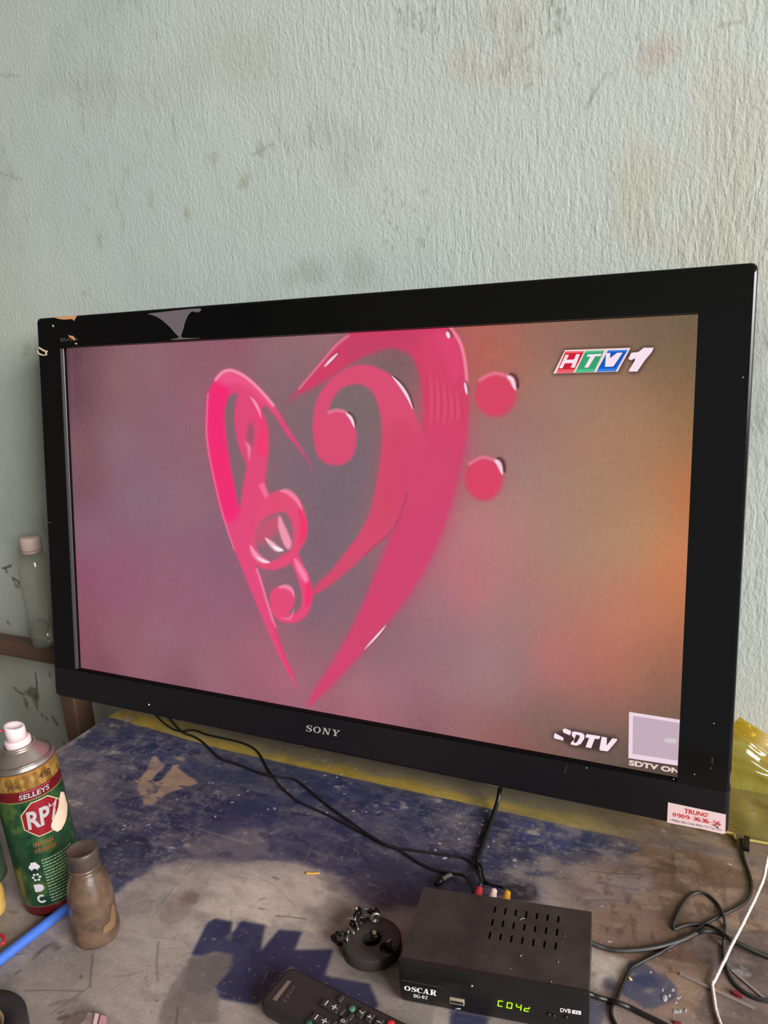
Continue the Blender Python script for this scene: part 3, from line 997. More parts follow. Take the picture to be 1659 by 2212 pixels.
def tvpart(mb_, name, m, parent=None):
    o = mb_.build(name, m, parent or tv)
    if parent is None:
        o.matrix_local = TVF
    return o


gloss = mat('piano_black', (9, 8, 9), .10, spec=.42, bump=.02, bscale=30)
matte = mat('lower_black', (21, 18, 21), .33, spec=.4, noise=.25, nscale=300)
back_m = mat('back_plastic', (20, 20, 20), .6)
rimM = mat('rim_grey', (84, 82, 86), .3, metal=.5)
gask = mat('gasket', (5, 4, 5), .7, spec=.1)
U0, U1, V0, V1 = -.0468, .9385, -.0445, .544
O0, O1, P0, P1 = .0015, .886, .0008, .4945        # opening
JV = .4962
FR = -.010                                        # front plane y


def frame_outline(r=.007, n=5):
    pts = []
    for (cx_, cz_, a0) in ((U1 - r, -V0 - r, 0), (U0 + r, -V0 - r, 90)):
        for k in range(n + 1):
            a = math.radians(a0 + 90 * k / n)
            pts.append((cx_ + r * math.cos(a), cz_ + r * math.sin(a)))
    return pts


# upper bezel: one ∩-shaped piece with a rounded front edge
out = frame_outline()
loop_o = [(U1, -JV)] + out + [(U0, -JV)]
loop_i = [(O1, -JV)] + [(O1, -P0)] * (len(out) // 2) + [(O0, -P0)] * (len(out) - len(out) // 2) + [(O0, -JV)]


def inset(p, q, d):
    cxm, czm = (U0 + U1) / 2, -.22
    x = p[0] - d if p[0] > cxm else p[0] + d
    z = p[1] - d if p[1] > -V0 - .02 else p[1]
    return (x, z)


mb = MB()
nL = len(loop_o)
rows = []
for d, y in ((0, .022), (0, FR + .003), (.0009, FR + .0009), (.003, FR)):
    rows.append([(inset(p, None, d)[0], y, inset(p, None, d)[1]) for p in loop_o])
rows.append([(q[0], FR, q[1]) for q in loop_i])
rows.append([(q[0], FR + .0045, q[1]) for q in loop_i])
V, Fc = [], []
for r_ in rows:
    V += r_
for i in range(len(rows) - 1):
    for k in range(nL - 1):
        Fc.append((i * nL + k, i * nL + k + 1, (i + 1) * nL + k + 1, (i + 1) * nL + k))
mb.add(V, Fc)
bezel = tvpart(mb, 'bezel', gloss)
bezel['label'] = 'glossy black bezel'
# lower front panel with rounded lower corners
r = .006
lowpoly = [(U0, -JV - .0004), (U1, -JV - .0004)]
for cx_, cz_, a0 in ((U1 - r, -V1 + r, 0), (U0 + r, -V1 + r, -90)):
    for k in range(6):
        a = math.radians(a0 - 18 * k)
        lowpoly.append((cx_ + r * math.cos(a), cz_ + r * math.sin(a)))
mb = MB()
n = len(lowpoly)
cen = np.mean(lowpoly, 0)
rows = []
for d, y in ((0, .024), (0, FR + .004), (.001, FR + .0012), (.004, FR + .0002)):
    rr_ = []
    for p in lowpoly:
        sx = -1 if p[0] > cen[0] else 1
        zz_ = p[1] + (d if p[1] < -V1 + .01 else 0)
        rr_.append((p[0] + sx * d, y, zz_))
    rows.append(rr_)
mb.loft(rows, True)
lowp = tvpart(mb, 'lower_panel', matte)
# ledge under the glass
mb = MB().box((O0, FR + .0006, -JV - .0004), (O1, .002, -P1 - .0004))
tvpart(mb, 'lower_ledge', gask)
# inner rim in two bands
for name, ya, yb, m in (('inner_rim', FR + .0045, FR + .0052, rimM), ('screen_gasket', FR + .0052, .0005, gask)):
    mb = MB()
    g = .0004
    mb.add([(O0, ya, -P0), (O0, ya, -P1), (O0 + g, yb, -P1), (O0 + g, yb, -P0)], [(0, 1, 2, 3)])
    mb.add([(O1, ya, -P0), (O1, ya, -P1), (O1 - g, yb, -P1), (O1 - g, yb, -P0)], [(0, 1, 2, 3)])
    mb.add([(O0, ya, -P0), (O1, ya, -P0), (O1, yb, -P0 - g), (O0, yb, -P0 - g)], [(0, 1, 2, 3)])
    if name == 'inner_rim':
        mb.box((O0 - .0015, FR - .0003, -P1), (O0 + .0002, FR + .0045, -P0 - .001))
    tvpart(mb, name, m)
# back
mb = MB().box((U0 + .004, .0205, -V1 + .004), (U1 - .004, .040, -V0 - .004), .004)
secs = []
for y, ins in ((.040, .0), (.062, .04), (.078, .07)):
    secs.append([(.06 + ins, y, -.50 + ins * .3), (.83 - ins, y, -.50 + ins * .3), (.83 - ins, y, -.10 - ins), (.06 + ins, y, -.10 - ins)])
mb.loft(secs)
tvpart(mb, 'rear_housing', back_m)
MB().box((.26, .078, DZ), (.64, .158, DZ + .012), .005).build('stand_base', back_m, tv, TVL)
MB().box((.39, .088, DZ + .01), (.50, .112, DZ + .16), .006).build('stand_neck', back_m, tv, TVL)

# ---- picture on the screen
sx_ = np.linspace(-.002, .890, 880)
sy_ = np.linspace(-.002, .499, 496)
FS = Field(sx_, sy_, (0, 0, 0))
ctrl = [
    (150, 765, (92, 58, 66)), (200, 790, (118, 80, 92)), (160, 850, (104, 68, 78)), (250, 810, (132, 94, 108)), (330, 780, (140, 100, 112)), (420, 760, (140, 92, 106)), (350, 900, (138, 98, 112)),
    (430, 880, (150, 96, 114)), (500, 740, (146, 88, 104)), (600, 760, (144, 104, 112)), (700, 730, (150, 108, 114)), (640, 820, (134, 102, 110)), (1045, 715, (178, 96, 88)), (1020, 770, (186, 92, 86)), (1080, 770, (180, 98, 84)),
    (1090, 720, (168, 104, 90)), (1150, 700, (150, 108, 94)), (1200, 740, (142, 106, 92)), (1300, 690, (128, 100, 82)), (1400, 690, (118, 96, 76)), (1495, 685, (106, 88, 66)), (1480, 800, (124, 96, 68)), (1450, 740, (120, 98, 76)),
    (1250, 880, (150, 124, 106)), (1180, 850, (162, 122, 104)), (1340, 900, (160, 122, 98)), (1300, 960, (172, 126, 98)), (1400, 950, (164, 124, 92)), (1480, 920, (142, 108, 72)), (1480, 1000, (172, 114, 72)), (1480, 1080, (190, 112, 68)),
    (1300, 1050, (160, 128, 104)), (1200, 1050, (160, 128, 112)), (1200, 1150, (160, 130, 112)), (1120, 1000, (154, 122, 116)), (1120, 1080, (168, 128, 118)), (1100, 1150, (182, 124, 122)), (1040, 1140, (190, 120, 122)), (1450, 1180, (204, 128, 82)),
    (1450, 1250, (206, 124, 82)), (1400, 1120, (176, 134, 98)), (1350, 1180, (172, 138, 108)), (1330, 1250, (184, 124, 100)), (1260, 1200, (168, 134, 114)), (1470, 1320, (188, 114, 76)), (1460, 1400, (158, 100, 76)), (1400, 1340, (190, 122, 92)), (1330, 1330, (190, 122, 100)),
    (1300, 1400, (186, 112, 96)), (1200, 1320, (176, 120, 110)), (1180, 1400, (192, 108, 106)), (1190, 1440, (188, 108, 106)), (1250, 1460, (172, 108, 98)), (1350, 1450, (180, 108, 90)), (1430, 1470, (142, 98, 80)), (1300, 1520, (158, 100, 90)), (1440, 1540, (118, 92, 78)),
    (1000, 1240, (190, 110, 122)), (1020, 1290, (196, 112, 118)), (1060, 1250, (178, 120, 116)), (960, 1300, (160, 110, 122)), (1080, 1320, (160, 124, 120)), (1000, 1380, (150, 114, 124)), (1060, 1420, (158, 126, 130)), (1070, 1480, (156, 124, 128)), (1130, 1360, (150, 122, 118)), (1130, 1430, (144, 114, 118)),
    (940, 1400, (146, 108, 120)), (980, 1480, (154, 118, 124)), (900, 1500, (154, 104, 118)), (920, 1560, (134, 88, 98)), (1000, 1560, (152, 102, 104)), (1080, 1600, (146, 92, 88)), (1130, 1620, (146, 82, 78)), (1150, 1570, (128, 100, 94)), (1200, 1550, (120, 98, 88)), (1190, 1630, (112, 88, 78)),
    (1300, 1570, (118, 98, 86)), (1300, 1640, (98, 84, 74)), (1440, 1660, (76, 64, 58)), (1400, 1640, (84, 72, 64)), (840, 1400, (140, 104, 116)), (800, 1280, (126, 100, 112)), (740, 1340, (132, 100, 112)), (700, 1420, (144, 100, 114)), (680, 1300, (124, 96, 110)),
    (550, 1300, (144, 92, 112)), (480, 1200, (138, 94, 116)), (400, 1300, (148, 94, 114)), (250, 1250, (148, 86, 112)), (200, 1150, (128, 92, 120)), (170, 1060, (112, 76, 96)), (300, 1080, (128, 98, 124)), (260, 960, (130, 98, 120)), (180, 980, (118, 80, 96)), (400, 1080, (134, 98, 120)), (180, 1250, (142, 80, 102)),
    (185, 1380, (138, 80, 94)), (250, 1380, (146, 92, 108)), (300, 1440, (146, 96, 108)), (220, 1440, (124, 76, 88)), (350, 1380, (150, 100, 118)), (450, 1460, (154, 104, 118)), (400, 1480, (132, 84, 98)), (560, 1400, (164, 98, 118)), (560, 1500, (152, 92, 106)), (480, 1350, (146, 96, 114)), (600, 1460, (172, 100, 122)),
    (680, 1480, (160, 104, 120)), (780, 1500, (172, 112, 126)), (800, 1560, (164, 100, 112)), (720, 1540, (160, 94, 108)), (860, 1480, (158, 108, 122)), (770, 1000, (118, 100, 110)), (720, 1080, (116, 98, 110)), (700, 1180, (118, 98, 110)), (740, 860, (120, 102, 106)), (640, 900, (128, 102, 110)), (600, 880, (134, 100, 112)),
    (780, 900, (118, 102, 106)), (660, 1000, (122, 100, 112)), (860, 780, (120, 92, 98)), (1050, 960, (162, 114, 112)), (1030, 1000, (158, 106, 110)), (1130, 900, (152, 112, 106))]
num = np.zeros(FS.c.shape)
den = np.zeros(FS.X.shape)
for px, py, c in ctrl:
    if px < 480 and c[2] > c[0] - 26:
        c = (c[0] + 7, c[1] + 5, c[2] - 4)
    u = T(px, py)
    d2 = (FS.X - u[0]) ** 2 + (FS.Y - u[1]) ** 2
    wgt = 1.0 / (d2 + .0005) ** 1.5
    num += wgt[..., None] * np.array(c, float)
    den += wgt
FS.c = num / den[..., None]
for k in range(3):
    FS.c[..., k] = FS.blur(FS.c[..., k], 12)
FS.c += ((fbm(FS.X, FS.Y, 400, 3, 2) - .5) * 9)[..., None]
SZ = lambda P, n=6: catmull(np.array([T(400 + a / 2.2726, 680 + b / 2.2726) for a, b in P]), n, True) if n else np.array([T(400 + a / 2.2726, 680 + b / 2.2726) for a, b in P])
SL = lambda P, n=6: catmull(np.array([T(400 + a / 2.2726, 680 + b / 2.2726) for a, b in P]), n)
gx = smooth01(FS.Y, .05, .45)


def shape(P, col, col2=None, blur=1, a=1.0, n=6):
    m = FS.blur(FS.fill(SZ(P, n)), blur)
    c = np.array(col, float)[None, None] * (1 - gx[..., None]) + np.array(col2 if col2 is not None else col, float) * gx[..., None]
    mm_ = np.clip(m * a, 0, 1)[..., None]
    FS.c = FS.c * (1 - mm_) + c * mm_
    return m


bass_o = [(500, 436), (560, 360), (620, 290), (680, 220), (740, 150), (800, 102), (850, 60), (1000, 20), (1200, 20), (1300, 60), (1340, 110), (1367, 180), (1382, 280), (1390, 380), (1390, 500), (1375, 640), (1350, 760), (1320, 880), (1290, 980), (1240, 1120), (1170, 1260), (1080, 1400), (990, 1522), (880, 1650), (770, 1770), (690, 1850), (598, 1925),
          (640, 1830), (700, 1740), (760, 1640), (820, 1530), (880, 1400), (930, 1280), (980, 1160), (1010, 1085), (1045, 1005), (1085, 900), (1130, 760), (1160, 640), (1168, 545), (1170, 470), (1165, 380), (1148, 285), (1118, 212), (1070, 175), (1010, 162), (940, 178), (860, 212), (780, 262), (700, 315), (620, 362), (550, 395)]
bass_i = [(708, 475), (712, 440), (740, 390), (780, 355), (840, 340), (890, 355), (930, 400), (955, 480), (965, 560), (965, 650), (950, 760), (930, 880), (905, 980), (850, 1080), (790, 1160), (720, 1250), (640, 1330), (628, 1372), (660, 1362), (720, 1322), (800, 1258), (880, 1182), (950, 1118), (1010, 1060), (1090, 900), (1170, 760), (1190, 640), (1160, 560), (1130, 490), (1105, 410), (1062, 350), (1010, 297), (950, 262), (890, 246), (830, 250), (760, 280), (700, 330), (660, 390), (635, 450), (625, 540), (630, 610), (645, 680), (672, 716), (720, 738), (770, 736), (812, 710), (836, 660), (842, 590), (826, 520), (790, 478), (742, 468)]
FS.put(FS.blur(FS.fill(SZ(bass_o)), 12), (176, 74, 100), .35)
shape(bass_o, (208, 60, 100), (208, 66, 110), 2)
shape([(1100, 700), (1380, 640), (1330, 860), (1240, 1120), (1060, 1420), (960, 1340), (1060, 1000)], (206, 68, 112), (202, 64, 116), 14, .7)
shape([(1150, 480), (1180, 260), (1120, 120), (1220, 90), (1310, 240), (1380, 420), (1370, 640), (1200, 640)], (214, 64, 106), None, 10, .6)
shape([(820, 120), (1120, 85), (1130, 150), (1000, 150), (900, 180), (780, 230)], (178, 62, 96), None, 6, .5)
shape(bass_i, (216, 76, 114), (208, 70, 104), 1.4)
shape([(980, 560), (1120, 560), (1130, 800), (1000, 1020), (900, 1060), (960, 860)], (200, 66, 92), (206, 66, 98), 12, .7)
shape([(1040, 640), (1150, 600), (1290, 620), (1300, 760), (1250, 900), (1120, 1000), (1040, 960), (1020, 800)], (208, 66, 108), None, 12, .85)
FS.stroke(SL([(1090, 880), (1045, 1010), (1000, 1080), (950, 1118), (880, 1182)]), .0032, (176, 60, 100), .6, .9)
for k in range(16):
    x_ = 1185 + k * 11
    FS.stroke(SL([(x_, 260 + 9 * k), (x_ + 8, 400 + 6 * k), (x_ + 2, 560 - 3 * k)], 3), .0022, (240, 112, 142) if k % 3 else (176, 44, 86), .26, 1, True)
shape([(1220, 90), (1290, 80), (1345, 160), (1365, 260), (1320, 330), (1280, 220)], (226, 70, 118), None, 4, .6)
FS.stroke(SL([(1306, 70), (1340, 118), (1364, 180), (1378, 270), (1386, 380)]), .004, (246, 150, 170), .8, .8)
FS.stroke(SL([(560, 362), (620, 291), (680, 221), (740, 151), (800, 104)]), .003, (238, 130, 160), .7, .9)
for P, wd in (([(682, 256), (715, 222), (752, 186)], .0045), ([(1014, 300), (1055, 345), (1092, 402), (1118, 466)], .005), ([(788, 482), (814, 508), (832, 555)], .0055), ([(990, 1520), (940, 1578), (880, 1642)], .0035), ([(1372, 330), (1384, 392)], .004), ([(1286, 86), (1296, 112)], .006)):
    FS.stroke(SL([(a + 6, b - 5) for a, b in P]), wd * 1.1, (70, 30, 42), .6, .9, True)
    FS.stroke(SL(P), wd * .78, (255, 226, 236), .97, .6, True)
FS.stroke(SL([(706, 478), (745, 468), (790, 478)]), .004, (240, 130, 160), .7, .9)
for cx_, cy_, rx, ry in ((1523, 394, 102, 106), (1466, 806, 94, 106)):
    e = [(cx_ + rx * math.cos(a), cy_ + ry * math.sin(a)) for a in np.linspace(0, 2 * math.pi, 24, False)]
    FS.put(FS.blur(FS.fill(SZ(e, 2)), 14), (176, 88, 92), .35)
    shape(e, (214, 66, 96), (216, 62, 98), 1.6, 1, 2)
    hl = [(cx_ + .55 * rx, cy_ - .88 * ry), (cx_ + .80 * rx, cy_ - .70 * ry), (cx_ + .97 * rx, cy_ - .22 * ry)]
    FS.stroke(SL([(a + 12, b - 8) for a, b in hl]), .007, (58, 22, 30), .8, .8, True)
    FS.stroke(SL(hl), .0058, (255, 214, 226), .97, .7, True)
    FS.stroke(SL([(cx_ - .75 * rx, cy_ - .7 * ry), (cx_ - .1 * rx, cy_ - ry), (cx_ + .5 * rx, cy_ - .9 * ry)]), .004, (236, 120, 150), .8, .9)
# treble half
stem = [(632, 764), (560, 640), (500, 545), (430, 440), (370, 370), (300, 305), (240, 275), (210, 271), (178, 285), (140, 330), (115, 400), (105, 480), (102, 560), (108, 640), (125, 740), (150, 850), (180, 970), (215, 1080), (260, 1200), (300, 1300), (350, 1420), (400, 1540), (450, 1650), (510, 1770), (550, 1842),
        (528, 1770), (490, 1680), (455, 1580), (420, 1470), (390, 1370), (368, 1295), (345, 1235), (330, 1180), (342, 1110), (350, 1040), (370, 970), (410, 900), (392, 830), (405, 700), (407, 600), (400, 540), (388, 500), (376, 462), (402, 450), (450, 512), (500, 590), (545, 642), (590, 705)]
FS.put(FS.blur(FS.fill(SZ(stem)), 10), (170, 80, 110), .3)
shape(stem, (222, 70, 118), (226, 74, 124), 1.2)
shape([(105, 480), (112, 400), (140, 335), (190, 320), (215, 400), (193, 480), (200, 600), (235, 800), (265, 945), (250, 1000), (200, 1010), (150, 850), (120, 690)], (242, 38, 112), (240, 44, 116), 3, .95)
shape([(150, 320), (185, 285), (240, 277), (300, 308), (370, 372), (430, 442), (480, 520), (400, 440), (330, 378), (250, 340), (190, 345)], (236, 84, 136), None, 3, .9)
gap = [(200, 440), (212, 408), (235, 390), (258, 388), (250, 425), (242, 480), (243, 540), (255, 620), (280, 690), (300, 742), (290, 800), (278, 870), (266, 948), (250, 880), (235, 800), (214, 690), (202, 590), (194, 490)]
shape(gap, (132, 98, 108), (132, 96, 112), 1.2)
shape([(322, 524), (334, 560), (336, 610), (320, 660), (306, 620), (306, 560)], (150, 84, 104), None, 2, .9)
shape([(290, 620), (304, 650), (312, 715), (322, 668), (318, 640)], (240, 130, 170), None, 1, .9, 3)
shape([(335, 420), (368, 470), (396, 540), (405, 610), (400, 690), (370, 690), (350, 640), (372, 560), (352, 480)], (248, 52, 108), None, 3, .8)
FS.stroke(SL([(318, 402), (340, 428), (362, 470), (372, 510)]), .0042, (250, 170, 196), .85, .9, True)
shape([(360, 835), (385, 822), (412, 884), (392, 905)], (244, 110, 150), None, 1, .95, 0)
FS.stroke(SL([(112, 392), (106, 500), (106, 600), (128, 740), (180, 965), (240, 1150)]), .003, (246, 120, 160), .7, .9)
FS.stroke(SL([(150, 318), (180, 285), (212, 273), (245, 278), (300, 308), (372, 374), (432, 444)]), .0042, (252, 160, 190), .8, .9)
# right gray gap between arc and inner loop is background; ring
ring = [(408, 890), (440, 868), (482, 862), (530, 875), (570, 920), (594, 990), (600, 1050), (590, 1110), (562, 1160), (540, 1200), (500, 1232), (440, 1252), (385, 1248), (345, 1228), (322, 1185), (312, 1130), (330, 1060), (360, 960)]
shape(ring, (226, 76, 116), (224, 76, 118), 1.2)
hole = [(455, 972), (488, 968), (516, 1005), (530, 1062), (528, 1120), (515, 1155), (480, 1178), (440, 1204), (402, 1210), (372, 1192), (352, 1150), (346, 1090), (362, 1030), (400, 992)]
shape(hole, (142, 100, 114), (142, 100, 114), 1.2)
shape([(348, 1060), (380, 1010), (455, 990), (462, 1050), (430, 1090), (380, 1120), (350, 1130)], (208, 80, 112), None, 3, .8)
shape([(462, 982), (482, 1020), (522, 1112), (512, 1152), (486, 1132), (456, 1042)], (248, 150, 178), None, 1, .95, 2)
FS.stroke(SL([(392, 1095), (420, 1122), (450, 1148), (480, 1156)]), .008, (255, 190, 208), .95, .7, True)
FS.stroke(SL([(430, 1138), (455, 1150), (482, 1156)]), .005, (255, 240, 244), .9, .8, True)
FS.stroke(SL([(318, 1130), (340, 1172), (370, 1200), (418, 1216)]), .009, (250, 150, 180), .95, .7, True)
FS.stroke(SL([(350, 1188), (380, 1208), (415, 1216)]), .004, (255, 236, 242), .8, .8, True)
FS.stroke(SL([(462, 866), (500, 868), (545, 905), (575, 960)]), .007, (250, 140, 172), .85, .9, True)
FS.stroke(SL([(555, 950), (578, 1010), (580, 1070), (560, 1130)]), .010, (244, 44, 106), .8, .9, True)
# tail with its ball
tail = [(520, 1206), (555, 1180), (578, 1225), (604, 1275), (618, 1320), (626, 1380), (616, 1440), (590, 1482), (550, 1508), (500, 1513), (455, 1498), (430, 1465), (416, 1412), (420, 1365), (448, 1337), (490, 1330), (525, 1347), (541, 1388), (532, 1430), (515, 1450), (508, 1468), (530, 1468), (552, 1455), (570, 1425), (572, 1380), (562, 1330), (545, 1275)]
shape(tail, (226, 72, 118), (228, 74, 120), 1.2)
FS.stroke(SL([(538, 1196), (560, 1240), (585, 1285), (600, 1320)]), .010, (252, 140, 176), .9, .9, True)
FS.stroke(SL([(600, 1310), (608, 1370), (596, 1430)]), .010, (246, 40, 108), .8, .9, True)
FS.stroke(SL([(455, 1340), (492, 1334), (522, 1350), (534, 1385)]), .006, (252, 150, 184), .8, .9, True)
FS.stroke(SL([(535, 1440), (515, 1490), (470, 1488)]), .003, (246, 140, 176), .6, .9, True)
FS.stroke(SL([(352, 1250), (372, 1310), (405, 1420), (440, 1530)]), .004, (250, 130, 166), .8, .9)
FS.stroke(SL([(430, 1520), (470, 1640), (520, 1760)]), .004, (246, 40, 110), .6, .9)
# soft dark halo behind the channel marks
HZ = lambda P: np.array([T(1170 + a / 5.925, 720 + b / 5.925) for a, b in P])
VZ = lambda P: np.array([T(1180 + a / 5.352, 1560 + b / 5.352) for a, b in P])
for P in ([(140, 525), (295, 205), (1150, 172), (985, 500)], [(1100, 335), (1140, 240), (1240, 228), (1310, 172), (1445, 175), (1420, 250), (1330, 360), (1235, 505), (1110, 500), (1180, 350)]):
    FS.put(FS.blur(FS.fill(HZ(P)), 2), (48, 30, 30), .9)
for P in ([(70, 120), (100, 115), (280, 80), (830, 175), (830, 225), (715, 350), (600, 335), (280, 280), (200, 225), (80, 190)],):
    FS.put(FS.blur(FS.fill(VZ(P)), 2), (50, 34, 34), .75)
screenM = mat_attr('screen_picture', rough=.22, spec=.3, emission=True)
scr = grid_object('screen', FS, lambda a, b: np.stack([a, np.zeros_like(a), -b], 1), screenM, parent=tv)
scr.matrix_local = TVF
scr['label'] = 'lit screen with a pink heart built from treble and bass clefs'


def flat_tv(P, y):
    """outline given in (u, v) -> flat face in the television frame"""
    return [(p[0], y, -p[1]) for p in P]


def screen_poly(name, polys, m, y=-.0004, label=None):
    mb_ = MB()
    for P in polys:
        mb_.add(flat_tv(P, y), [tuple(range(len(P)))])
    o = mb_.build(name, m, scr)
    if label:
        o['label'] = label
    return o


eW = emitter('mark_white', (250, 226, 238))
screen_poly('channel_logo_plate', [HZ([(150, 515), (300, 215), (1140, 185), (975, 490)])], emitter('mark_cream', (246, 214, 214)), -.0003)
for nm, Q, Q2, c, c2 in (('channel_logo_red', [(188, 512), (304, 232), (545, 228), (408, 505)], [(208, 465), (305, 258), (538, 250), (420, 460)], (240, 96, 100), (206, 34, 56)),
                         ('channel_logo_green', [(428, 505), (562, 226), (806, 218), (672, 496)], [(452, 462), (562, 250), (790, 240), (680, 455)], (86, 190, 140), (60, 160, 112)),
                         ('channel_logo_blue', [(702, 494), (850, 218), (1104, 212), (950, 486)], [(722, 456), (848, 240), (1085, 232), (950, 450)], (58, 130, 222), (26, 88, 186))):
    screen_poly(nm, [HZ(Q)], emitter(nm + '_edge', c), -.0005)
    screen_poly(nm, [HZ(Q2)], emitter(nm + '_face', c2), -.0007)
screen_poly('channel_logo_letter', [HZ(P) for P in (
    [(225, 448), (310, 275), (352, 275), (268, 448)], [(375, 440), (445, 268), (492, 268), (425, 440)], [(290, 385), (312, 340), (430, 335), (412, 380)],
    [(578, 300), (592, 272), (772, 262), (756, 292)], [(548, 438), (632, 292), (690, 290), (600, 438)],
    [(828, 256), (882, 252), (868, 428), (812, 430)], [(868, 428), (852, 340), (968, 250), (1040, 248), (918, 426)])], eW, -.0009)
screen_poly('channel_logo_number', [HZ([(1110, 330), (1150, 250), (1240, 240), (1310, 185), (1435, 185), (1412, 240), (1320, 350), (1225, 490), (1120, 490), (1122, 468), (1195, 350), (1196, 318), (1150, 345)])], eW, -.0009)
screen_poly('broadcaster_mark', [VZ(P) for P in (
    [(190, 85), (215, 70), (282, 95), (290, 115), (272, 150), (200, 118)], [(100, 122), (150, 150), (200, 178), (198, 212), (95, 185), (88, 165)],
    [(300, 110), (330, 105), (352, 112), (345, 142), (325, 200), (318, 232), (350, 240), (350, 270), (285, 255), (285, 235), (325, 200), (320, 180), (295, 150)],
    [(330, 105), (420, 125), (445, 150), (440, 190), (400, 250), (350, 270), (345, 238), (362, 218), (388, 172), (385, 150), (345, 142)],
    [(465, 135), (628, 160), (610, 195), (455, 175)], [(500, 170), (562, 190), (520, 298), (455, 286)],
    [(642, 165), (702, 176), (698, 272), (710, 335), (628, 325), (615, 310)], [(690, 280), (765, 184), (822, 192), (815, 216), (712, 335), (680, 330)])], eW, -.0006)
QZ = lambda P: np.array([T(1180 + a / 3.463, 1500 + b / 3.463) for a, b in P])
screen_poly('blank_panel', [QZ([(620, 130), (1060, 198), (1050, 542), (615, 475)])], emitter('panel_pale', (236, 214, 226)), -.0005)
screen_poly('blank_panel_field', [QZ([(650, 158), (1060, 222), (1050, 505), (645, 442)])], emitter('panel_mid', (198, 172, 186)), -.0007)
screen_poly('blank_panel_mark', [QZ([(880, 338), (900, 322), (970, 330), (985, 350), (960, 366), (890, 358)])], emitter('panel_mark', (208, 200, 202)), -.0009)
v, f, _ = sans('SDTV ON', .045)
q = VZ([(955, 496), (1545, 596), (1550, 536), (958, 432)])
mb = MB()
mb.add([(p[0], -.0006, -p[1]) for p in quadmap(v, q)], f)
mb.build('broadcaster_caption', emitter('caption', (232, 206, 204)), scr)

# ---- lettering, light and marks on the bezel
logoM = mat('logo_silver', (196, 190, 184), .35, metal=.3)
L4Z = lambda P: np.array([T(600 + a / 3.318, 1550 + b / 3.318, .010) for a, b in P])
v, f, _ = serif('SONY', .2, .09, .12)
q = L4Z([(202, 97), (440, 136), (450, 92), (206, 51)])
mb = MB()
mb.add([(p[0], FR - .0004 - i_ * 9e-7, -p[1]) for i_, p in enumerate(quadmap(v, q))], f)
mb.build('maker_lettering', logoM, lowp)
v, f, _ = sans('BRAVIA', .02)
q = np.array([T(60 + a / 3.318, 650 + b / 3.318, .010) for a, b in ((236, 292), (362, 285), (362, 262), (236, 266))])
mb = MB()
mb.add([(p[0], FR - .0003, -p[1]) for p in quadmap(v, q)], f)
o = mb.build('series_lettering', mat('lettering_dark', (74, 70, 72), .4), bezel)
u = T(322, 1522, .010)
mb = MB().lathe([(.0009, 0), (.0009, .0006), (.0004, .0009)], 10, (u[0], FR + .0002, -u[1]), (0, -1, 0))
mb.build('power_light', emitter('led_green', (214, 255, 190), 2.0), lowp)
u0, u1 = T(210, 1502, .010), T(252, 1509, .010)
MB().box((u0[0], FR - .0002, -u0[1] - .0006), (u1[0], FR + .001, -u0[1] + .0006)).build('sensor_window', mat('window_dark', (44, 38, 42), .2), lowp)
# room reflections painted as flat coloured patches, then chips and scuffs
FZ = lambda P: np.array([T(60 + a / 3.318, 650 + b / 3.318, .0105) for a, b in P])
orange = mat('reflection_orange', (214, 150, 108), .5)
lilac = mat('reflection_grey', (112, 100, 106), .45, noise=-.12, nscale=40)
cream = mat('reflection_chip_cream', (232, 206, 168), .5)


def film(name, polys, m, y=FR - .0005):  # thin flat patch on the bezel; painted reflections, chips and smears alike
    mb_ = MB()
    for P in polys:
        mb_.prism([(p[0], -p[1]) for p in P], lambda a, b, d: (a, d, b), y, FR + .0002)
    return mb_.build(name, m, bezel)


o = film('painted_reflection', [FZ([(190, 120), (260, 108), (350, 106), (338, 128), (330, 142), (318, 130), (260, 134), (225, 130)])], orange); o['label'] = 'orange strip of painted reflection'
o = film('painted_reflection', [FZ([(288, 246), (325, 252), (340, 276), (330, 284), (316, 270), (300, 262)])], orange); o['label'] = 'small orange patch of painted reflection'
o = film('painted_reflection', [FZ([(70, 328), (84, 332), (118, 352), (142, 358), (140, 366), (112, 362), (84, 344)]), FZ([(66, 352), (78, 372), (104, 384), (128, 386), (128, 392), (98, 392), (72, 378)]), FZ([(124, 362), (134, 362), (136, 388), (126, 388)])], cream); o['label'] = 'cream outline of painted reflection'
o = film('painted_reflection', [FZ(catmull([(860, 92), (960, 80), (1080, 66), (1235, 54), (1220, 82), (1180, 76), (1150, 100), (1126, 150), (1110, 210), (1098, 258), (1150, 266), (1242, 268), (1100, 276), (1020, 278), (1082, 262), (1060, 236), (1010, 180), (950, 130), (900, 104)], 3, True))], lilac); o['label'] = 'lilac grey patch of painted reflection'
film('paint_chip', [FZ([(176, 170), (186, 176), (184, 186), (176, 182)])], cream)
film('paint_chip', [FZ([(338, 300), (352, 304), (350, 312), (338, 308)])], cream)
S5 = lambda P, wv=.0102: np.array([T(1180 + a / 3.463, 1500 + b / 3.463, wv) for a, b in P])
dust = mat('dust_smear', (40, 39, 40), .7)
film('dust_smear', [S5([(1236, 470), (1250, 476), (1248, 520), (1236, 516)])], dust, FR - .0002)
film('dust_smear', [S5([(1222, 548), (1238, 540), (1240, 560), (1226, 566)])], dust, FR - .0002)
mb = MB()
P = S5([(150, 525), (156, 528), (142, 590), (132, 588)])
mb.prism([(p[0], -p[1]) for p in P], lambda a, b, d: (a, d, b), FR - .0002, FR + .001)
mb.build('dust_smear', dust, lowp)
specM = mat('speck', (210, 206, 200), .6)
